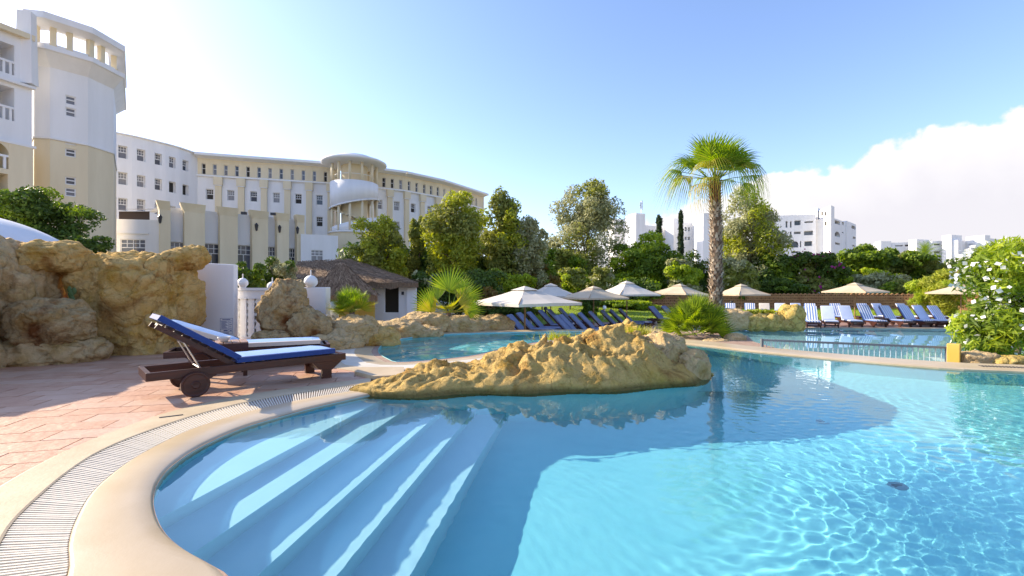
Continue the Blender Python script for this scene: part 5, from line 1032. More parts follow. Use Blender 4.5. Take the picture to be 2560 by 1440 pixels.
# ================================================================== GARDEN WALLS, HUT, GATE
dome = thing('white_dome', 'smooth white dome behind the rock wall at the far left', 'dome', (-18.5, 15.0, -0.42))
MB().lathe([(4.8 * math.cos(a), -0.9 + 4.8 * math.sin(a)) for a in [math.pi / 2 * k / 24 for k in range(25)]], (-18.5, 15.0, 0), 64).build('shell', M_white, dome, True)
wl = thing('garden_wall', 'plain white garden wall carrying a printed notice beside the rock wall', 'wall', (*XD(530, 11.0), 0))
mb = MB(); q = [XD(455, 10.9), XD(585, 11.15)]; pr = [(q[0][0], q[0][1]), (q[1][0], q[1][1]), (q[1][0] - 0.03, q[1][1] + 0.22), (q[0][0], q[0][1] + 0.22)]
zt0, zt1 = ZP(655, 10.9), ZP(661, 11.15); mb.add([(*p, -0.02) for p in pr] + [(*p, z) for p, z in zip(pr, (zt0, zt1, zt1, zt0))], [(0, 1, 5, 4), (1, 2, 6, 5), (2, 3, 7, 6), (3, 0, 4, 7), (4, 5, 6, 7)]); mb.build('wall_slab', M_white, wl, bevel=0.02)
fn = Facade(q[0], q[1], 0, 2); nt_ = thing('notice_board', 'white notice with blue ruled lines of print on the white garden wall', 'notice', fn.P(fn.pix(549, 585, 793, 836)[0], 0.4, -0.02))
u0, u1, v0, v1 = fn.pix(550, 583, 794, 836)
MB().add([fn.P(u, v, d) for d in (-0.004, -0.016) for u, v in ((u0, v0), (u1, v0), (u1, v1), (u0, v1))], ((4, 5, 6, 7), (0, 4, 7, 3), (1, 2, 6, 5), (3, 7, 6, 2), (0, 1, 5, 4))).build('panel', M_trim, nt_)
mb = MB(); W_, H_ = u1 - u0, v1 - v0
def strip(a, b, c, d): mb.add([fn.P(u0 + W_ * x, v0 + H_ * y, -0.018) for x, y in ((a, c), (b, c), (b, d), (a, d))], ((0, 1, 2, 3),))
for a, b, c, d in ((0.03, 0.97, 0.03, 0.045), (0.03, 0.97, 0.955, 0.97), (0.03, 0.05, 0.03, 0.97), (0.95, 0.97, 0.03, 0.97), (0.03, 0.97, 0.80, 0.815), (0.03, 0.97, 0.30, 0.315), (0.03, 0.97, 0.15, 0.165), (0.68, 0.70, 0.15, 0.8), (0.2, 0.8, 0.87, 0.91)): strip(a, b, c, d)
for k in range(8): strip(0.12, 0.6 - 0.08 * (k % 3), 0.36 + 0.055 * k, 0.385 + 0.055 * k)
for k in range(4): strip(0.74, 0.92 - 0.05 * (k % 2), 0.36 + 0.11 * k, 0.385 + 0.11 * k)
strip(0.3, 0.6, 0.2, 0.26); strip(0.25, 0.7, 0.07, 0.11); strip(0.76, 0.9, 0.2, 0.25); mb.build('print', M_print, nt_)
blw = thing('balustrade_wall', 'white pierced balustrade wall with ball finials behind the upright boulder', 'wall', (*XD(690, 11.5), 0))
zt = ZP(720, 11.5); ww = Facade(XD(583, 11.5), XD(772, 11.6), 0, zt)
MB().beam(ww.P(0, zt - 0.03, 0.1), ww.P(ww.L, zt - 0.03, 0.1), 0.3, 0.07).build('coping', M_trim, blw); MB().beam(ww.P(0, zt - 0.17, 0.1), ww.P(ww.L, zt - 0.17, 0.1), 0.2, 0.20).build('top_rail', M_white, blw); MB().beam(ww.P(0, 0.05, 0.1), ww.P(ww.L, 0.05, 0.1), 0.2, 0.16).build('plinth', M_white, blw)
MB().add([ww.P(a, b, 0.19) for a, b in ((0, 0), (ww.L, 0), (ww.L, zt - 0.25), (0, zt - 0.25))], ((0, 1, 2, 3),)).build('back_panel', M_white, blw)
for k in range(10):
    u = 0.03 + 0.19 * k
    MB().beam(ww.P(u, 0.12, 0.08), ww.P(u, zt - 0.27, 0.08), 0.05, 0.14, up=(1, 0, 0)).build('rib', M_trim, blw)
    for j in range(6): z = 0.2 + 0.16 * j; MB().beam(ww.P(u + 0.06, z, 0.13), ww.P(u + 0.13, z, 0.13), 0.10, 0.07).build('scallop', M_trim, blw)
def finial(px, py, D, r, label, base_z):
    p = A(px, py, D); t = thing('ball_finial', label, 'finial', (p.x, p.y, base_z), 'ball finials on the white wall'); z = p.z
    MB().lathe([(0, z - r), (r * 0.5, z - r * 0.9), (r * 0.95, z - r * 0.35), (r, z), (r * 0.9, z + r * 0.45), (r * 0.5, z + r * 0.85), (0, z + r)], (p.x, p.y, 0), 20).build('ball', M_trim, t, True)
    MB().tube([(p.x, p.y, z + r * 0.9), (p.x, p.y, z + r * 1.8)], 0.014, 6).build('spike', M_trim, t); MB().lathe([(0, base_z), (r * 0.6, base_z), (r * 0.6, z - r * 0.85)], (p.x, p.y, 0), 16).build('foot', M_trim, t)
finial(607, 707, 11.5, 0.125, 'smaller white ball finial left of the upright boulder', zt); finial(777, 704, 11.6, 0.165, 'larger white ball finial on the gate pier right of the upright boulder', zt + 0.02); finial(681, 716, 11.6, 0.125, 'ball finial hidden behind the upright boulder but for its spike', zt)
p = XD(793, 11.7); pier = MB(); pier.box((p[0], p[1], (zt + 0.02) / 2), (0.55, 0.35, zt + 0.02), 0.05); tag(pier.build('gate_pier', M_white, bevel=0.015), 'plain white gate pier under the larger ball finial', 'pier')
p = XD(834, 12.0); tag(MB().box((p[0], p[1], 0.32), (0.26, 0.05, 0.9), 0.1).build('marble_slab', mat('veined_marble', (0.66, 0.66, 0.62), 0.3, (0.16, 0.16, 0.12), 5, mix=(0.52, 0.6), detail=8), bevel=0.01), 'upright veined marble slab right of the white gate pier', 'slab')
sp = A(793, 795, 11.0); mb = MB(); mb.tube([sp + Vector(v) for v in ((-0.28, 0, -0.25), (-0.2, 0, 0.02), (-0.06, 0, 0.10), (0.08, 0, 0.05), (0.16, 0, -0.08), (0.18, 0, -0.28))], [0.03, 0.08, 0.11, 0.09, 0.07, 0.05], 10); mb.tube([sp + Vector((-0.16, 0, 0.08)), sp + Vector((-0.10, -0.02, 0.2)), sp + Vector((0.02, -0.04, 0.21))], [0.035, 0.025, 0.006], 6); mb.tube([sp + Vector((0.12, -0.03, 0.0)), sp + Vector((0.22, -0.06, 0.04)), sp + Vector((0.27, -0.06, 0.09))], [0.03, 0.03, 0.008], 6)
tag(mb.build('stone_statue', M_trim, smooth=True), 'small pale curved animal statue on the sloping rock by the gate pier', 'statue')
# thatched hut
hut = thing('thatched_hut', 'thatched bar hut with white walls and a dark hatch behind the fan palms', 'hut', (*XD(930, 24), -0.42))
def thatch_roof(eave, ridge, name, th=0.28):
    mb = MB(); n = 14; e = [Vector(p) for p in eave]; r0, r1 = Vector(ridge[0]), Vector(ridge[1]); g = random.Random(len(name)); faces = [(e[0], e[1], r1, r0), (e[1], e[2], r1, r1), (e[2], e[3], r0, r1), (e[3], e[0], r0, r0)]
    for a, b, c, d in faces:
        for j in range(n):
            for i in range(n * 2):
                def P(i_, j_):
                    s_, t_ = i_ / (2 * n), j_ / n; q = a.lerp(b, s_).lerp(d.lerp(c, s_), t_); w = noise.noise(q * 2.2) * 0.09 + noise.noise(q * 7) * 0.04; return q + Vector((0, 0, w))
                mb.quad(P(i, j), P(i + 1, j), P(i + 1, j + 1), P(i, j + 1))
        for i in range(n * 2): p0, p1 = a.lerp(b, i / (2 * n)), a.lerp(b, (i + 1) / (2 * n)); k0, k1 = (noise.noise(p * 9) * 0.08 for p in (p0, p1)); mb.quad(p0 + Vector((0, 0, noise.noise(p0 * 2.2) * .09 + noise.noise(p0 * 7) * .04)), p1 + Vector((0, 0, noise.noise(p1 * 2.2) * .09 + noise.noise(p1 * 7) * .04)), p1 - Vector((0, 0, th + k1)), p0 - Vector((0, 0, th + k0)))
    rf = mb.build(name, M_thatch, hut)
    V, Fq = [], []; ns = 5200; A_ = [(b - a).cross(d - a).length + (c - b).cross(d - b).length for a, b, c, d in faces]; tot = sum(A_); cnt = 0; VV = []
    for (a, b, c, d), ar in zip(faces, A_):
        for _ in range(int(ns * ar / tot)):
            s_, t_ = g.random(), g.random() ** 1.2
            q = a.lerp(b, s_).lerp(d.lerp(c, s_), t_); dn_ = (a.lerp(b, s_) - d.lerp(c, s_)).normalized(); sd_ = (b - a).normalized(); l = g.uniform(0.25, 0.5); q = q + Vector((0, 0, 0.07)); dn2 = (dn_ + sd_ * g.uniform(-.3, .3) + Vector((0, 0, g.uniform(0.0, 0.16)))).normalized(); w_ = sd_ * 0.022; VV += [q - w_, q + w_, q + dn2 * l]
    link('straw', npmesh('straw', np.array([tuple(v) for v in VV]) - np.array(WL[rf]), np.arange(len(VV)).reshape(-1, 3), leafmat('straw_' + name, [(0.13, 0.078, 0.045), (0.25, 0.16, 0.095), (0.40, 0.28, 0.17)], 0.0, 0.95)), rf, kind='stuff')
E0 = [A(720, 712, 22.5), A(1046, 706, 22.5), A(1030, 704, 28.5), A(760, 704, 28.5)]; zE = E0[1].z
E0 = [Vector((p.x, p.y, zE)) for p in E0]; thatch_roof(E0, (A(745, 655, 25.5), A(872, 648, 25.5)), 'main_roof')
e1 = [A(775, 738, 19.0), A(944, 740, 19.0), A(940, 736, 22.6), A(800, 736, 22.6)]; e1 = [Vector((p.x, p.y, e1[0].z)) for p in e1]; thatch_roof(e1, (A(848, 660, 21.0), A(856, 660, 21.0)), 'porch_roof')
for x0, x1, y0, y1, D, nm, m_ in ((938, 962, 717, 806, 23.4, 'wall', M_white), (998, 1018, 717, 806, 23.2, 'wall', M_white), (1018, 1041, 717, 806, 23.0, 'wall_pier', M_white), (958, 1002, 781, 806, 23.3, 'counter_wall', M_white), (848, 936, 735, 806, 21.6, 'yellow_panel', M_yellow)):
    a, b = A(x0, y1, D), A(x1, y0, D); MB().box(((a.x + b.x) / 2, D, (a.z + b.z) / 2 - 0.1), (b.x - a.x, 0.2, b.z - a.z + 0.2)).build(nm, m_, hut)
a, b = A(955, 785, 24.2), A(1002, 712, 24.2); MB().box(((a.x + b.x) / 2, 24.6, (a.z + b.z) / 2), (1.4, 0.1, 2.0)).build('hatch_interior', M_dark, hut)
MB().beam(A(900, 712, 23.0), A(1044, 711, 23.0), 0.2, 0.18).build('eaves_beam', M_woodpale, hut)
for px in (952, 985, 1020): p = A(px, 712, 22.9); MB().tube([p, p + Vector((0, 1.2, 0.1))], 0.11, 8).build('rafter_log', M_woodpale, hut)
MB().box((*XD(1007, 23.08), ZP(733, 23.08)), (0.12, 0.08, 0.16)).build('wall_lamp', M_darkmetal, hut)
# pierced brick wall along the lawn
lw = thing('lattice_wall', 'low pierced brick wall behind the lawn and loungers', 'wall', (*XD(2000, 52), LZ))
pw = catmull([XD(1395, 44), XD(1560, 47), XD(1700, 48), XD(1900, 48), XD(2100, 48), XD(2250, 47.5), XD(2440, 44)], 6); hx = MB(); P_ = resample(pw, 96); zh0, zh1 = LZ, 0.72
for k in range(95):
    a, b = P_[k], P_[k + 1]; n = Vector((-(b - a).y, (b - a).x)).normalized()
    for j in range(6):
        z = zh0 + (zh1 - zh0) * j / 6; dz = (zh1 - zh0) / 6; sft = 0.5 if j % 2 else 0.0; m0 = a.lerp(b, 0.18 + sft * 0.5); m1 = a.lerp(b, 0.82 + sft * 0.5)
        # a hexagonal claustra cell: four sloping bars round an open heart
        lft, rgt, tp, bt = a.lerp(b, sft), a.lerp(b, 1 + sft), a.lerp(b, 0.5 + sft), a.lerp(b, 0.5 + sft)
        for (p, zp), (q_, zq) in (((lft, z + dz / 2), (tp, z + dz)), ((tp, z + dz), (rgt, z + dz / 2)), ((rgt, z + dz / 2), (bt, z)), ((bt, z), (lft, z + dz / 2))):
            hx.add([(p.x, p.y, zp - 0.075), (q_.x, q_.y, zq - 0.075), (q_.x, q_.y, zq + 0.075), (p.x, p.y, zp + 0.075), (p.x + n.x * .2, p.y + n.y * .2, zp - 0.075), (q_.x + n.x * .2, q_.y + n.y * .2, zq - 0.075), (q_.x + n.x * .2, q_.y + n.y * .2, zq + 0.075), (p.x + n.x * .2, p.y + n.y * .2, zp + 0.075)], ((0, 1, 2, 3), (3, 2, 6, 7), (0, 4, 5, 1)))
hx.build('claustra_bricks', M_brick, lw, kind='stuff'); bk = MB(); bk.wall([(p.x, p.y + 0.45) for p in P_], LZ, 0.7, False); bk.build('earth_bank', M_soil, lw)
# ================================================================== LOUNGERS, TABLE, UMBRELLAS
def lounger_parts(t, cush, edge, ang, Ln=2.42, Wd=0.70, detail=True):
    hl_ = Ln / 2; z = 0.30; piv = -0.29; bl = 0.98
    def B(name, mb, m, par=None, bevel=0): return mb.build(name, m, par or t, bevel=bevel, local=True)
    for s in (-1, 1):
        y = s * (Wd / 2 - 0.025); r = MB(); r.box((0, y, z), (Ln, 0.05, 0.10)); B('side_rail', r, M_wood, bevel=0.006 if detail else 0)
        lg = MB(); pr = [(hl_ - 0.50, z - 0.05), (hl_ - 0.42, z - 0.14), (hl_ - 0.36, z - 0.16), (hl_ - 0.36, 0), (hl_ - 0.22, 0), (hl_ - 0.22, z - 0.18), (hl_ - 0.14, z - 0.12), (hl_ - 0.06, z - 0.05)]
        lg.add([(x, y - 0.023, zz) for x, zz in pr] + [(x, y + 0.023, zz) for x, zz in pr], [tuple(range(8))[::-1], tuple(range(8, 16))] + [(i, (i + 1) % 8, 8 + (i + 1) % 8, 8 + i) for i in range(8)]); B('leg', lg, M_wood)
        br = MB(); pr = [(-hl_ + 0.28, z - 0.05), (-hl_ + 0.40, z - 0.15), (-hl_ + 0.56, z - 0.15), (-hl_ + 0.72, z - 0.05)]; br.add([(x, y - 0.023, zz) for x, zz in pr] + [(x, y + 0.023, zz) for x, zz in pr], [(3, 2, 1, 0), (4, 5, 6, 7)] + [(i, (i + 1) % 4, 4 + (i + 1) % 4, 4 + i) for i in range(4)]); B('wheel_bracket', br, M_wood)
        wx = -hl_ + 0.48; wh = MB(); prof = [(0, 0.026), (0.04, 0.03), (0.05, 0.02), (0.125, 0.02), (0.135, 0.026), (0.15, 0.026), (0.155, 0.02), (0.155, -0.02), (0.15, -0.026), (0.135, -0.026), (0.125, -0.02), (0, -0.02)]
        wh.lathe(prof, (0, 0, 0), 28 if detail else 14); wh.v = [(wx + x, s * (Wd / 2 + 0.032) + zz * s, 0.156 + yy) for x, yy, zz in wh.v]; B('wheel', wh, M_wood)
    e_ = MB(); e_.box((-hl_ + 0.025, 0, z), (0.05, Wd - 0.1, 0.095)); B('end_rail', e_, M_wood); e_ = MB(); e_.box((hl_ - 0.025, 0, z), (0.05, Wd - 0.1, 0.095)); B('end_rail', e_, M_wood)
    e_ = MB(); e_.box((hl_ - 0.29, 0, 0.14), (0.05, Wd - 0.08, 0.07)); B('stretcher', e_, M_wood)
    nsl = 12 if detail else 5
    for k in range(nsl): x = piv + (hl_ - 0.08 - piv) * (k + 0.5) / nsl; sl_ = MB(); sl_.box((x, 0, z + 0.04), (0.075, Wd - 0.102, 0.018)); B('slat', sl_, M_wood)
    ca, sa_ = math.cos(ang), math.sin(ang); bk_ = lambda d, y, h: (piv - d * ca - h * sa_ * -1 * -1 + 0, y, z + 0.045 + d * sa_ + h * ca) if False else (piv - d * ca + h * sa_, y, z + 0.045 + d * sa_ + h * ca)
    for s in (-1, 1): f_ = MB(); f_.beam(bk_(0, s * (Wd / 2 - 0.10), 0), bk_(bl, s * (Wd / 2 - 0.10), 0), 0.045, 0.06); B('back_rail', f_, M_wood)
    for k in range(9 if detail else 4): d = bl * (k + 0.5) / (9 if detail else 4); f_ = MB(); f_.beam(bk_(d, -(Wd / 2 - 0.08), 0.04), bk_(d, Wd / 2 - 0.08, 0.04), 0.07, 0.016, up=(-sa_, 0, ca)); B('back_slat', f_, M_wood)
    if detail:
        f_ = MB()
        for s in (-1, 1): f_.tube([bk_(0.62, s * 0.22, -0.03), (piv - 0.36, s * 0.22, z + 0.03)], 0.011, 6)
        f_.tube([(piv - 0.36, -0.22, z + 0.03), (piv - 0.36, 0.22, z + 0.03)], 0.011, 6); f_.tube([bk_(0.62, -0.22, -0.03), bk_(0.62, 0.22, -0.03)], 0.011, 6); B('support_bracket', f_, M_metal)
    # cushion: seat pad and back pad, piping edge
    th = 0.075; W2 = Wd / 2 - 0.03
    def pad(ax, x0, x1, nm):
        n = 10; mb = MB(); rows_ = []
        sec = [(-W2, 0.006), (-W2 - 0.008, th * 0.5), (-W2 + 0.012, th * 0.93), (-W2 * 0.5, th * 1.02), (0, th * 1.05), (W2 * 0.5, th * 1.02), (W2 - 0.012, th * 0.93), (W2 + 0.008, th * 0.5), (W2, 0.006)]; m_ = len(sec)
        for k in range(n + 1):
            d = x0 + (x1 - x0) * k / n; e = 0.80 if k in (0, n) else 1.0 + 0.02 * math.sin(k * 2.3)
            rows_.append([ax(d, y, 0.012 + h * e) for y, h in sec])
        mb.v = [p for r_ in rows_ for p in r_]; mb.f = [(k * m_ + i, k * m_ + (i + 1) % m_, (k + 1) * m_ + (i + 1) % m_, (k + 1) * m_ + i) for k in range(n) for i in range(m_)] + [tuple(range(m_)), tuple(n * m_ + i for i in range(m_))[::-1]]
        o_ = B(nm, mb, cush)
        if edge is not None:
            ed = MB(); w3 = W2 + 0.0105
            for s in (-1, 1): ed.add([ax(x0, s * w3, 0.014), ax(x1, s * w3, 0.014), ax(x1, s * w3, 0.012 + th * 0.9), ax(x0, s * w3, 0.012 + th * 0.9), ax(x0, s * (w3 - 0.03), 0.014 + th * 0.97), ax(x1, s * (w3 - 0.03), 0.014 + th * 0.97)], ((0, 1, 2, 3), (3, 2, 5, 4)))
            for x in (x0, x1): dx = 0.004 * (1 if x == max(x0, x1) else -1); ed.add([ax(x + dx, -w3, 0.014), ax(x + dx, w3, 0.014), ax(x + dx, w3, 0.012 + th * 0.85), ax(x + dx, -w3, 0.012 + th * 0.85)], ((0, 1, 2, 3),))
            B('piping', ed, edge, o_)
        return o_
    pad(lambda d, y, h: (d, y, z + 0.05 + h), piv + 0.03, hl_ - 0.16, 'seat_cushion')
    pad(lambda d, y, h: bk_(d, y, 0.05 + h), -0.01, bl + 0.04, 'back_cushion')
l1 = thing('sun_lounger', 'mahogany sun lounger with a deep blue cushion and a wheel, nearest on the terrace', 'sun lounger', (-3.66, 6.47, 0), 'loungers on the upper terrace', R(44.6)); lounger_parts(l1, M_fine, M_blue, R(34))
l2 = thing('sun_lounger', 'second mahogany lounger with a pale cushion behind the side table', 'sun lounger', (-4.48, 7.98, 0), 'loungers on the upper terrace', R(26.4)); lounger_parts(l2, M_fine, M_canvas2, R(21))
tb = thing('side_table', 'low dark wood table with a slatted top between the two near loungers', 'table', (-4.50, 7.06, 0), None, R(34))
for k in range(7): MB().box((-0.33 + 0.11 * k, 0, 0.515), (0.098, 0.46, 0.02)).build('slat', M_woodpale, tb, bevel=0.003, local=True)
for x, y, sx, sy in ((0, 0.21, 0.76, 0.03), (0, -0.21, 0.76, 0.03), (0.365, 0, 0.03, 0.39), (-0.365, 0, 0.03, 0.39)): MB().box((x, y, 0.455), (sx, sy, 0.10)).build('apron', M_wood, tb, local=True)
for x in (-0.34, 0.34):
    for y in (-0.185, 0.185): MB().box((x, y, 0.2525), (0.055, 0.055, 0.505)).build('leg', M_wood, tb, local=True)
bw = MB().lathe([(0, 0.012), (0.045, 0.012), (0.05, 0), (0.055, 0.012), (0.085, 0.05), (0.092, 0.075), (0.086, 0.075), (0.07, 0.04), (0, 0.028)], (0, 0, 0), 20); o = bw.build('bowl', M_bowl, smooth=True, local=True); o.location = (-4.42, 7.06, 0.526); tag(o, 'small pale bowl on the slatted side table', 'bowl')
# low-detail loungers for the far decks: one of each kind, then copies
protos = {}
def far_lounger(kind, ang, label, group, x, y, rz):
    key = (kind, ang)
    if key not in protos:
        t = thing('sun_lounger', label, 'sun lounger', (0, 0, 0)); lounger_parts(t, {'str': M_str, 'plain': M_plain, 'navy': M_navy, 'white': M_canvas2}[kind], None, R(ang), 2.1, 0.72, False); protos[key] = t; t_ = t
    else: t_ = copy_tree(protos[key])
    t_.location = (x, y, LZ); t_.rotation_euler = (0, 0, rz); tag(t_, label, 'sun lounger', group); return t_
ORD = ['first', 'second', 'third', 'fourth', 'fifth', 'sixth', 'seventh', 'eighth', 'ninth', 'tenth']
# right bank: front row then back row, backs to the lawn
fr = [(2030, 'str', -116, 26.9), (2073, 'plain', -116, 27.2), (2124, 'plain', -104, 27.6), (2178, 'str', -96, 27.6), (2236, 'str', -88, 27.8), (2285, 'str', -86, 27.8), (2322, 'plain', -84, 27.9), (2362, 'str', -84, 27.6)]
for k, (px, kd, rz, D) in enumerate(fr): far_lounger(kd, 55, f'{"blue-striped" if kd == "str" else "plain pale blue"} lounger, {ORD[k]} from the left in the front row by the lower pool', 'loungers beyond the lower pool', *XD(px, D + 0.6), R(rz))
br_ = [(1827, 'str', -112), (1876, 'str', -114), (1912, 'white', -116), (1951, 'plain', -118), (1999, 'plain', -102), (2027, 'str', -118), (2099, 'str', -104), (2172, 'str', -96), (2212, 'plain', -90), (2275, 'plain', -86), (2330, 'plain', -84), (2378, 'str', -80)]
ORD += ['eleventh', 'twelfth']
for k, (px, kd, rz) in enumerate(br_): far_lounger(kd, 55, f'{ {"str": "blue-striped", "plain": "plain blue", "white": "white-covered"}[kd]} lounger, {ORD[k]} from the left in the back row near the lawn', 'loungers beyond the lower pool', *XD(px, 32.2 + (0.6 if k < 5 else 0)), R(rz))
# left bank: dark blue loungers under the umbrellas, feet to the right
rowA = [(1302, 19.6), (1322, 20.4), (1342, 22.0), (1366, 22.8), (1392, 24.6), (1412, 25.6), (1438, 27.2)]; rowB = [(1441, 19.8), (1452, 20.4), (1476, 21.3), (1496, 22.2), (1520, 23.4), (1548, 24.8), (1568, 25.6), (1590, 26.6)]; rowC = [(1661, 29.5), (1692, 30.0)]
for nm, rw in (('left', rowA), ('middle', rowB), ('right', rowC)):
    for k, (px, D) in enumerate(rw): far_lounger('navy', 46, f'navy blue lounger, {ORD[k]} from the front of the {nm} row under the umbrellas', 'navy loungers under the umbrellas', *XD(px, D), R(-20 if nm != 'right' else -45))
# small tables between far loungers
for k, (px, D) in enumerate(((2003, 30), (2150, 30.2), (2205, 28.6))):
    x, y = XD(px, D); t = thing('side_table', f'small dark table between the loungers beyond the lower pool, {ORD[k]} from the left', 'table', (x, y, LZ), 'small tables beyond the lower pool'); MB().box((x, y, LZ + 0.46), (0.5, 0.5, 0.05)).build('table_top', M_wood, t)
    for sx in (-0.2, 0.2):
        for sy in (-0.2, 0.2): MB().box((x + sx, y + sy, LZ + 0.22), (0.05, 0.05, 0.44)).build('leg', M_wood, t)
# umbrellas
def umbrella(label, px, D, half, rim_y, apex_y, rz, m, tilt=0.0):
    x, y = XD(px, D); t = thing('umbrella', label, 'umbrella', (x, y, LZ), 'square parasols round the lower pool'); zr = ZP(rim_y, D) - LZ; za = ZP(apex_y, D) - LZ; M3 = Matrix.Rotation(rz, 3, 'Z') @ Matrix.Rotation(tilt, 3, 'Y')
    def V3(v): q = M3 @ Vector((v[0], v[1], v[2] - za)); return (q.x, q.y, q.z + za)
    MB().tube([(0, 0, 0), (0, 0, za + 0.1)], 0.032, 8).build('pole', M_pole, t, local=True); MB().lathe([(0, 0), (0.32, 0), (0.32, 0.07), (0.06, 0.12), (0.05, 0.3), (0, 0.3)], (0, 0, 0), 16).build('base', M_darkmetal, t, local=True)
    mb = MB(); n = 32; ring_ = lambda s, zz, sag=0: [V3((*q, zz - sag * (1 - abs(math.cos(2 * a)) ) )) for a, q in [(2 * math.pi * k / n, sqp(2 * math.pi * k / n, s)) for k in range(n)]]
    def sqp(a, s): c_, s_ = math.cos(a), math.sin(a); k = 1 / max(abs(c_), abs(s_)); return (c_ * k * s, s_ * k * s)
    levels = [(half * 0.13, za - 0.02), (half * 0.4, za - (za - zr) * 0.40), (half * 0.72, za - (za - zr) * 0.74)]
    rr_ = [[V3((*sqp(2 * math.pi * k / n, s), zz - 0.05 * abs(math.sin(4 * math.pi * k / n)) * s / half)) for k in range(n)] for s, zz in levels]
    rr_.append([V3((*sqp(2 * math.pi * k / n, half * (1 - 0.04 * abs(math.sin(4 * math.pi * k / n)))), zr - 0.02 * abs(math.sin(4 * math.pi * k / n)))) for k in range(n)]); rr_.append([V3((*sqp(2 * math.pi * k / n, half * (0.995 - 0.04 * abs(math.sin(4 * math.pi * k / n)))), zr - 0.10)) for k in range(n)])
    mb.v = [p for r_ in rr_ for p in r_]; mb.f = [(i * n + k, i * n + (k + 1) % n, (i + 1) * n + (k + 1) % n, (i + 1) * n + k) for i in range(4) for k in range(n)]; cp = mb.build('canopy', m, t, local=True); mod = cp.modifiers.new('thickness', 'SOLIDIFY'); mod.thickness = 0.006
    vt = MB(); vt.v = [V3((0, 0, za + 0.10))] + [V3((*sqp(2 * math.pi * k / n, half * 0.24), za - (za - zr) * 0.10)) for k in range(n)]; vt.f = [(0, 1 + k, 1 + (k + 1) % n) for k in range(n)]; vt.build('vent_cap', m, cp, local=True)
    for k in range(8): q = sqp(2 * math.pi * k / 8, half * 0.97); MB().beam(V3((0, 0, za - 0.06)), V3((q[0], q[1], zr - 0.01)), 0.022, 0.02).build('rib', M_pole, t, local=True)
    return t
umbrella('largest cream umbrella nearest the small pool', 1312, 15.7, 1.42, 755, 722, R(38), M_canvas2)
umbrella('ivory umbrella behind the largest one, second from the left', 1377, 26.5, 1.36, 739, 712, R(12), M_canvas2)
umbrella('cream umbrella third from the left with a pale finial', 1484, 25.0, 1.38, 743, 719, R(28), M_canvas)
umbrella('highest ivory umbrella, fourth from the left', 1567, 26.5, 1.38, 735, 706, R(20), M_canvas2)
umbrella('tan umbrella just left of the palm trunk', 1700, 27.5, 1.38, 735, 713, R(35), M_canvas, 0.05)
umbrella('tan umbrella just right of the palm trunk', 1853, 31.0, 1.28, 735, 713, R(15), M_canvas)
umbrella('wide cream umbrella among the striped loungers', 2137, 29.5, 1.36, 728, 710, R(25), M_canvas)
umbrella('cream umbrella half hidden behind the oleander', 2402, 29.0, 1.4, 731, 711, R(30), M_canvas)
# lamps and post on the lawn
for k, (px, D, y0, lab) in enumerate(((1327, 29, 762, 'white garden lamp post right of the nearest umbrella pole'), (1364, 33, 775, 'short dark lamp post on the lawn edge left of the round green bush'), (1511, 33, 772, 'grey lamp post on the lawn between the third and fourth umbrellas'))):
    x, y = XD(px, D); zt_ = ZP(y0, D); t = thing('lamp_post', lab, 'lamp', (x, y, LZ), 'low lamp posts on the lawn'); MB().tube([(x, y, LZ), (x, y, zt_)], 0.07, 8).build('post', (M_trim, M_darkmetal, M_metal)[k], t); MB().lathe([(0, 0.25), (0.12, 0.2), (0.16, 0.02), (0.1, 0), (0, 0)], (x, y, zt_), 12).build('lamp_head', (M_trim, M_darkmetal, M_metal)[k], t)
# railing and yellow post at the rim
ra, rb_ = Vector(A(1905, 850, 10.62)), Vector(A(2368, 869, 9.26)); zr_ = 0.15; ra.z = rb_.z = zr_
rl = thing('railing', 'low grey metal railing with pale bars along the pool rim', 'railing', (ra.x, ra.y, LZ))
MB().beam(ra, rb_, 0.045, 0.045).build('top_rail', M_darkmetal if False else mat('grey_paint', (0.16, 0.18, 0.19), 0.45), rl); MB().beam(ra - Vector((0, 0, 1.06)), rb_ - Vector((0, 0, 1.06)), 0.04, 0.04).build('bottom_rail', MATS['grey_paint'], rl)
for k in range(35): p = ra.lerp(rb_, (k + 1) / 36); MB().tube([p, p - Vector((0, 0, 1.06))], 0.010, 6).build('bar', mat('bar_paint', (0.50, 0.62, 0.64), 0.4) if k == 0 else MATS['bar_paint'], rl)
for p in (ra, rb_): MB().box(p - Vector((0, 0, 0.55)), (0.05, 0.05, 1.16)).build('post', MATS['grey_paint'], rl)
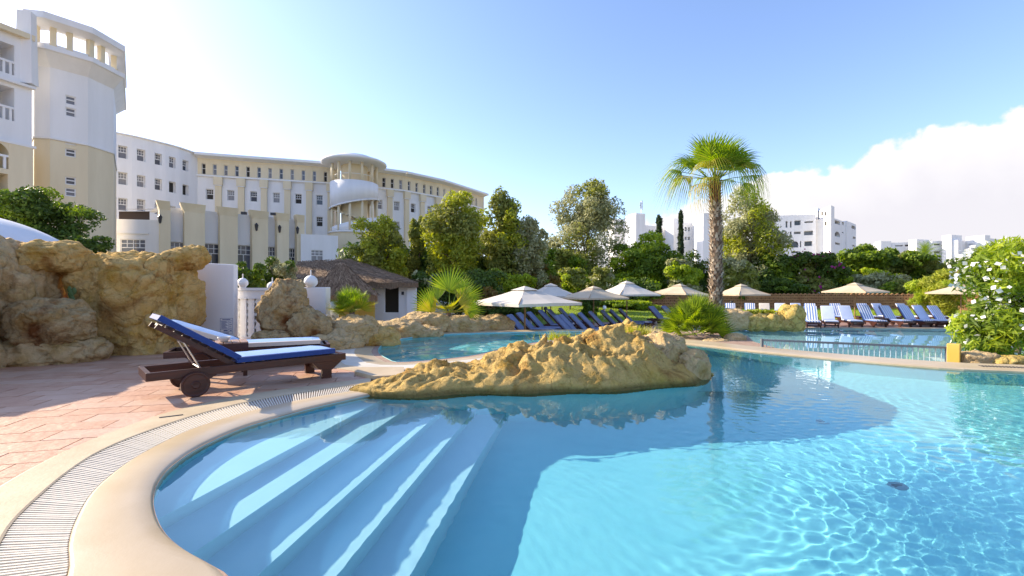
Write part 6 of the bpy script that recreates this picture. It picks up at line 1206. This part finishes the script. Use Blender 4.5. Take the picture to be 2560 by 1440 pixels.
p = A(2386, 902, 9.3); tag(MB().box((*XD(2385, 9.0), -0.36), (0.19, 0.19, 1.24), 0.7).build('yellow_post', M_yellow, bevel=0.012), 'squat yellow post at the right end of the railing', 'post')
# a bather behind the striped loungers, seen only as head and shoulders
px_ = XD(1829, 34.5); me = bpy.data.meshes.new('person'); J = [(0, 0, 0.45), (0, 0, 0.75), (0, 0, 1.0), (0, 0, 1.12), (0, -0.02, 1.27), (0.2, 0, 1.0), (0.28, -0.05, 0.75), (0.2, -0.25, 0.6), (-0.2, 0, 1.0), (-0.28, -0.05, 0.75), (-0.2, -0.25, 0.6), (0.1, -0.42, 0.47), (0.1, -0.5, 0.06), (-0.1, -0.42, 0.47), (-0.1, -0.5, 0.06), (0.1, -0.66, 0.03), (-0.1, -0.66, 0.03)]
me.from_pydata(J, [(0, 1), (1, 2), (2, 3), (3, 4), (2, 5), (5, 6), (6, 7), (2, 8), (8, 9), (9, 10), (0, 11), (11, 12), (0, 13), (13, 14), (12, 15), (14, 16)], []); me.materials.append(M_skin)
po = link('person', me); po.location = (*px_, LZ); sk = po.modifiers.new('skin', 'SKIN')
for v, r_ in zip(me.skin_vertices[0].data, (0.15, 0.14, 0.15, 0.06, 0.10, 0.06, 0.045, 0.03, 0.06, 0.045, 0.03, 0.07, 0.045, 0.07, 0.045, 0.04, 0.04)): v.radius = (r_, r_)
me.skin_vertices[0].data[0].use_root = True; sb = po.modifiers.new('smooth', 'SUBSURF'); sb.levels = 1; sb.render_levels = 2
tag(po, 'seated person with bare shoulders behind the leftmost striped lounger', 'person')
MB().lathe([(0, 1.40), (0.07, 1.385), (0.108, 1.32), (0.112, 1.25), (0.09, 1.2)], (0, 0.02, 0), 12).build('hair', M_dark, po, True, local=True)
st_x, st_y = px_; tag(MB().box((0, 0.05, 0.17), (0.5, 0.5, 0.34)).build('stool', M_wood, local=True, bevel=0.02), 'low dark stool under the seated person', 'stool'); bpy.data.objects['stool'].location = (st_x, st_y, LZ)
